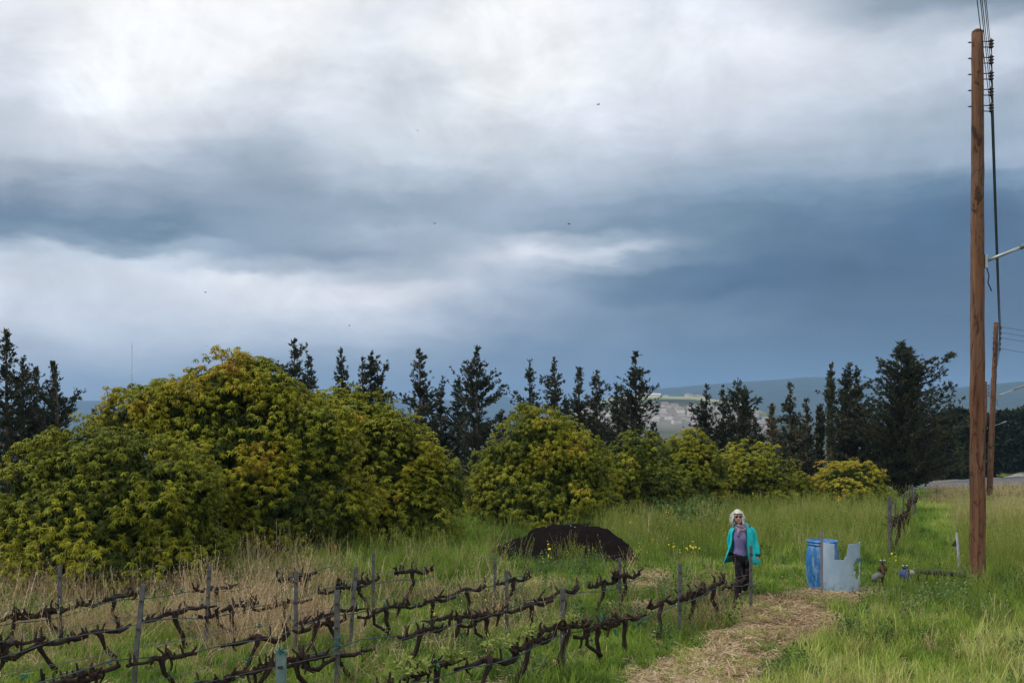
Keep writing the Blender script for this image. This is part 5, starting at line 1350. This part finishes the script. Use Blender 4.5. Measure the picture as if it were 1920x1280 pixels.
templates('weed', [weed(r_) for _ in range(4)], G_WEED)
def flower(rr, h=.45):
    V, Fq, tj = [], [], []
    for s_ in range(6):
        a = rr.uniform(0, 6.28); l = rr.uniform(0, .45); H = h * rr.uniform(.7, 1.1); c = np.array([cos(a) * sin(l), sin(a) * sin(l), cos(l)]) * H + np.array([rr.gauss(0, .04), rr.gauss(0, .04), 0]); r = .017
        b = len(V); t = np.array([rr.gauss(0, .4), rr.gauss(-.5, .3), 1]); t /= np.linalg.norm(t); x = np.cross(t, [1, 0, 0]); x /= np.linalg.norm(x); y = np.cross(t, x)
        V += [c + (x * cos(k * pi / 3) + y * sin(k * pi / 3)) * r for k in range(6)]; Fq += [[b, b + 1, b + 2, b + 3], [b, b + 3, b + 4, b + 5]]; tj += [0, 0]
    return V, Fq, tj
templates('yellow', [flower(r_) for _ in range(4)], G_YEL)

def gn_scatter(name, tname, pts, scl, tint, label_kind='stuff'):
    n = len(pts); g = np.random.default_rng(len(name) * 31 + n)
    me = bpy.data.meshes.new(name); me.vertices.add(n); me.vertices.foreach_set('co', np.asarray(pts, np.float32).ravel()); me.update()
    rot = np.stack([g.normal(0, .08, n), g.normal(0, .08, n), g.uniform(0, 2 * pi, n)], -1).astype(np.float32)
    a = me.attributes.new('rot', 'FLOAT_VECTOR', 'POINT'); a.data.foreach_set('vector', rot.ravel())
    a = me.attributes.new('scl', 'FLOAT', 'POINT'); a.data.foreach_set('value', np.asarray(scl, np.float32))
    a = me.attributes.new('tint', 'FLOAT', 'POINT'); a.data.foreach_set('value', np.asarray(tint, np.float32))
    c, k = TC[tname]
    a = me.attributes.new('idx', 'INT', 'POINT'); a.data.foreach_set('value', g.integers(0, k, n).astype(np.int32))
    o = obj(name, me); o['kind'] = 'stuff'
    ng = bpy.data.node_groups.new(name + '_nodes', 'GeometryNodeTree')
    ng.interface.new_socket('Geometry', in_out='INPUT', socket_type='NodeSocketGeometry'); ng.interface.new_socket('Geometry', in_out='OUTPUT', socket_type='NodeSocketGeometry')
    gi = ng.nodes.new('NodeGroupInput'); go = ng.nodes.new('NodeGroupOutput'); iop = ng.nodes.new('GeometryNodeInstanceOnPoints'); ci = ng.nodes.new('GeometryNodeCollectionInfo')
    ci.inputs['Collection'].default_value = c; ci.inputs['Separate Children'].default_value = True; ci.inputs['Reset Children'].default_value = True
    def na(nm, ty):
        q = ng.nodes.new('GeometryNodeInputNamedAttribute'); q.data_type = ty; q.inputs['Name'].default_value = nm; return q.outputs['Attribute']
    ng.links.new(gi.outputs[0], iop.inputs['Points']); ng.links.new(ci.outputs[0], iop.inputs['Instance']); iop.inputs['Pick Instance'].default_value = True
    ng.links.new(na('idx', 'INT'), iop.inputs['Instance Index']); ng.links.new(na('rot', 'FLOAT_VECTOR'), iop.inputs['Rotation']); ng.links.new(na('scl', 'FLOAT'), iop.inputs['Scale'])
    ng.links.new(iop.outputs[0], go.inputs[0]); md = o.modifiers.new('scatter', 'NODES'); md.node_group = ng
    return o
def field(dens_far, seed, y0=7.5, y1=110):
    """random points over the field in front of the camera, thinner with distance"""
    g = np.random.default_rng(seed); out = []
    edges = [y0, 11, 14, 18, 23, 30, 40, 55, 75, y1]
    for a, b in zip(edges[:-1], edges[1:]):
        ym = (a + b) / 2; d = dens_far * min(1, (15 / ym) ** 1.35); hw = .56 * b + 2.5; n = int(d * (b - a) * 2 * hw)
        out.append(np.stack([g.uniform(-hw, hw, n), g.uniform(a, b, n)], -1))
    p = np.concatenate(out); return p[:, 0], p[:, 1], g
EXCL = [((1551 - 960) * kb + .02, Yb + .35, .30), ((1578.5 - 960) * kb, Yb + .1, .30), (B1.x, B1.y, .16)]
def prep(dens, seed):
    X, Y, g = field(dens, seed); Z = ground(X, Y); px, py = proj(X, Y, Z)
    road_d = np.full(X.shape, 1e9); farR = (Y > 44) & (px > 1700)
    rc = catmull(ROAD, 14)
    far_ = Y > 60
    if far_.any():
        q = np.array(rc); D = np.hypot(X[far_][:, None] - q[None, :, 0], Y[far_][:, None] - q[None, :, 1]).min(1); road_d[far_] = D
    ok = road_d > 4.6
    for (ex, ey, er) in EXCL: ok &= np.hypot(X - ex, Y - ey) > er
    ok &= ~((np.abs(X - 1.2) < 2.3) & (Y > 22.5) & (Y < 25.4) & (px > 922) & (px < 1185))
    st_ = straw_mask(X, Y)
    prep.low = farR
    return X, Y, Z, px, py, st_, g, ok
def win(px, py, x0, x1, y0, y1, s=25):
    return sstep(x0 - s, x0 + s, px) * (1 - sstep(x1 - s, x1 + s, px)) * sstep(y0 - s * .4, y0 + s * .4, py) * (1 - sstep(y1 - s * .4, y1 + s * .4, py))
def big(Y): return np.clip((Y / 17) ** .45, .8, 1.9)
LANE = lambda px, py: np.maximum(win(px, py, 1718, 1795, 948, 1062, 14), win(px, py, 1425, 1655, 1062, 1112, 12))
# --- short turf everywhere
X, Y, Z, px, py, st_, g, ok = prep(62, 1)
n1 = fbm(X * .5, Y * .5, 1); n2 = fbm(X * 2.1, Y * 2.1, 4)
pk = np.where(st_ > 0, .08 + .55 * sstep(.5, .62, n2), 1.0)
s = ok & (g.random(len(X)) < pk)
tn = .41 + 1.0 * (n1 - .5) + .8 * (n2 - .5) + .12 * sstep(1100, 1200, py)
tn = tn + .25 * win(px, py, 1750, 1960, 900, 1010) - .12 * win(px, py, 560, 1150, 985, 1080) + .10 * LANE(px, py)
gn_scatter('short_grass', 'short', np.stack([X, Y, Z], -1)[s], (g.uniform(.7, 1.3, len(X)) * big(Y))[s], (tn + g.normal(0, .07, len(X)))[s])
# --- medium grass
X, Y, Z, px, py, st_, g, ok = prep(30, 2)
n1 = fbm(X * .7 + 3, Y * .7, 2); w = .30 + .55 * win(px, py, 1380, 1980, 1110, 1400, 60) + .5 * win(px, py, 560, 1150, 985, 1085) + .5 * win(px, py, 1100, 1660, 935, 1060) + .3 * win(px, py, 1780, 1980, 900, 1100)
w = w * (st_ == 0) * (1 - .85 * LANE(px, py)) * sstep(.25, .6, n1 + .12); s = ok & (g.random(len(X)) < w)
s &= ~prep.low; tn = .45 + .8 * (n1 - .5) + .24 * win(px, py, 1380, 1980, 1150, 1400, 60)
gn_scatter('meadow_grass', 'medium', np.stack([X, Y, Z], -1)[s], (g.uniform(.6, 1.2, len(X)) * big(Y) ** .7)[s], (tn + g.normal(0, .08, len(X)))[s])
# --- tall lush grass at the lower right
X, Y, Z, px, py, st_, g, ok = prep(26, 3)
n1 = fbm(X * .9 + 1, Y * .9 + 8, 5); w = win(px, py, 1500, 2200, 1180, 1700, 60) * sstep(.40, .58, n1) * .9 + .35 * win(px, py, 560, 930, 990, 1080, 20) + .30 * win(px, py, 1780, 1860, 1010, 1090, 20) + .8 * win(px, py, 1120, 1660, 940, 1050) * sstep(.46, .58, n1)
w = w * (st_ == 0); s = ok & (g.random(len(X)) < w)
s &= ~prep.low; tn = .52 + .7 * (n1 - .5) + .28 * win(px, py, 1500, 2200, 1200, 1700, 60)
gn_scatter('tall_grass', 'tall', np.stack([X, Y, Z], -1)[s], (g.uniform(.5, .95, len(X)) * big(Y) ** .4)[s], (tn + g.normal(0, .09, len(X)))[s])
# --- seeding wild grass of the middle distance
X, Y, Z, px, py, st_, g, ok = prep(30, 4)
n1 = fbm(X * .6 + 5, Y * .6 + 2, 6); w = .45 * win(px, py, 1130, 1665, 925, 1052, 22) + .5 * win(px, py, 1790, 1990, 905, 1085, 20) + .2 * win(px, py, 1740, 1860, 905, 960, 15) + .10 * win(px, py, 0, 1000, 1000, 1130) + .22 * win(px, py, 1640, 1980, 1080, 1240, 40) + .05
w = w * (st_ == 0) * (1 - LANE(px, py)); s = ok & (g.random(len(X)) < w)
s &= ~prep.low; tn = .42 + .9 * (n1 - .5) + .35 * win(px, py, 1780, 1990, 905, 1010, 20)
gn_scatter('seeding_grass', 'seeding', np.stack([X, Y, Z], -1)[s], (g.uniform(.55, 1.05, len(X)) * np.clip(big(Y), .8, 1.25) * (1 - .35 * sstep(1060, 1150, py)))[s], (tn + g.normal(0, .1, len(X)))[s])
# --- dry grass between the vines
X, Y, Z, px, py, st_, g, ok = prep(34, 5)
n1 = fbm(X * .8 + 2, Y * .8 + 5, 7); dz = win(px, py, -400, 640, 1070, 1215, 40)
w = .70 * dz * sstep(.38, .56, n1) + .12 * win(px, py, -400, 1000, 1100, 1300, 40) * sstep(.48, .62, n1) + .25 * win(px, py, 640, 1300, 1110, 1210, 20) * sstep(.52, .64, n1) + .55 * win(px, py, 1740, 1990, 905, 1010, 20) * sstep(.3, .5, n1) + .10 * win(px, py, 1170, 1280, 1060, 1200, 20) + .5 * win(px, py, 1290, 1360, 1100, 1200, 14) + .06 * (px > 1500) * (py > 1150)
w = w * (st_ == 0) * (1 - LANE(px, py)); s = ok & (g.random(len(X)) < w)
gn_scatter('dry_grass', 'dry', np.stack([X, Y, Z], -1)[s], (g.uniform(.6, 1.15, len(X)) * big(Y) ** .6)[s], (.42 + .7 * (n1 - .5) + g.normal(0, .1, len(X)))[s])
X, Y, Z, px, py, st_, g, ok = prep(18, 6)
n1 = fbm(X * .8 + 2, Y * .8 + 5, 7); w = .6 * win(px, py, -300, 560, 1060, 1240, 40) * sstep(.36, .55, n1) + .06 * win(px, py, -300, 1050, 1040, 1300, 40) + .03 * win(px, py, 1100, 1600, 1000, 1200, 40)
s = ok & (g.random(len(X)) < w) & (st_ == 0)
gn_scatter('dry_stalks', 'dryTall', np.stack([X, Y, Z], -1)[s], g.uniform(.5, 1.05, len(X))[s], (.6 + g.normal(0, .15, len(X)))[s])
# --- mown straw on the path
X, Y, Z, px, py, st_, g, ok = prep(150, 7)
s = ok & (Y < 30) & ((st_ > 0) & (g.random(len(X)) < .38 + 1.3 * sstep(.3, .6, fbm(X * 1.5, Y * 1.5, 8))) | (g.random(len(X)) < .03)); n1 = fbm(X * 1.7, Y * 1.7, 3)
gn_scatter('mown_straw', 'litter', np.stack([X, Y, Z + .01 + .05 * np.clip(n1 - .5, 0, 1)], -1)[s], g.uniform(.7, 1.4, len(X))[s], (.60 + .9 * (n1 - .5) + g.normal(0, .12, len(X)))[s])
# --- leafy weeds
X, Y, Z, px, py, st_, g, ok = prep(20, 8)
n1 = fbm(X * .9 + 7, Y * .9 + 1, 9); w = .55 * sstep(.52, .66, n1) + .7 * win(px, py, 1060, 1330, 1150, 1285, 24) * sstep(.42, .6, n1) + .8 * win(px, py, 1600, 1830, 1095, 1190, 25) * sstep(.36, .5, n1) + 1.6 * win(px, py, 1215, 1350, 950, 1010, 12) + .9 * win(px, py, 1120, 1660, 930, 1050, 16) * sstep(.5, .62, n1) + .5 * win(px, py, 1000, 1130, 1035, 1085, 12) + .5 * win(px, py, 1290, 1400, 1115, 1200, 20)
w = w * (st_ == 0) * (1 - LANE(px, py)); s = ok & (g.random(len(X)) < w)
gn_scatter('leafy_weeds', 'weed', np.stack([X, Y, Z], -1)[s], (g.uniform(.45, 1.1, len(X)) * big(Y) ** .8 * (1 + 1.0 * win(px, py, 1215, 1350, 950, 1010, 12)))[s], (.45 + .8 * (n1 - .55) + .35 * win(px, py, 1600, 1830, 1095, 1190, 25) + g.normal(0, .1, len(X)))[s])
# --- yellow flowers
X, Y, Z, px, py, st_, g, ok = prep(9, 9)
n1 = fbm(X * .7 + 4, Y * .7 + 4, 2); w = .45 * win(px, py, 1130, 1420, 945, 1075, 14) * sstep(.45, .6, n1) + .4 * win(px, py, 1215, 1330, 955, 1000, 10) + .25 * win(px, py, 1000, 1130, 1040, 1095, 12) + .25 * win(px, py, 1500, 1620, 950, 1030) * sstep(.4, .6, n1) + .008
s = ok & (g.random(len(X)) < w * .8)
gn_scatter('yellow_wildflowers', 'yellow', np.stack([X, Y, Z], -1)[s], (g.uniform(.7, 1.3, len(X)) * big(Y) ** .7)[s], g.random(len(X))[s])
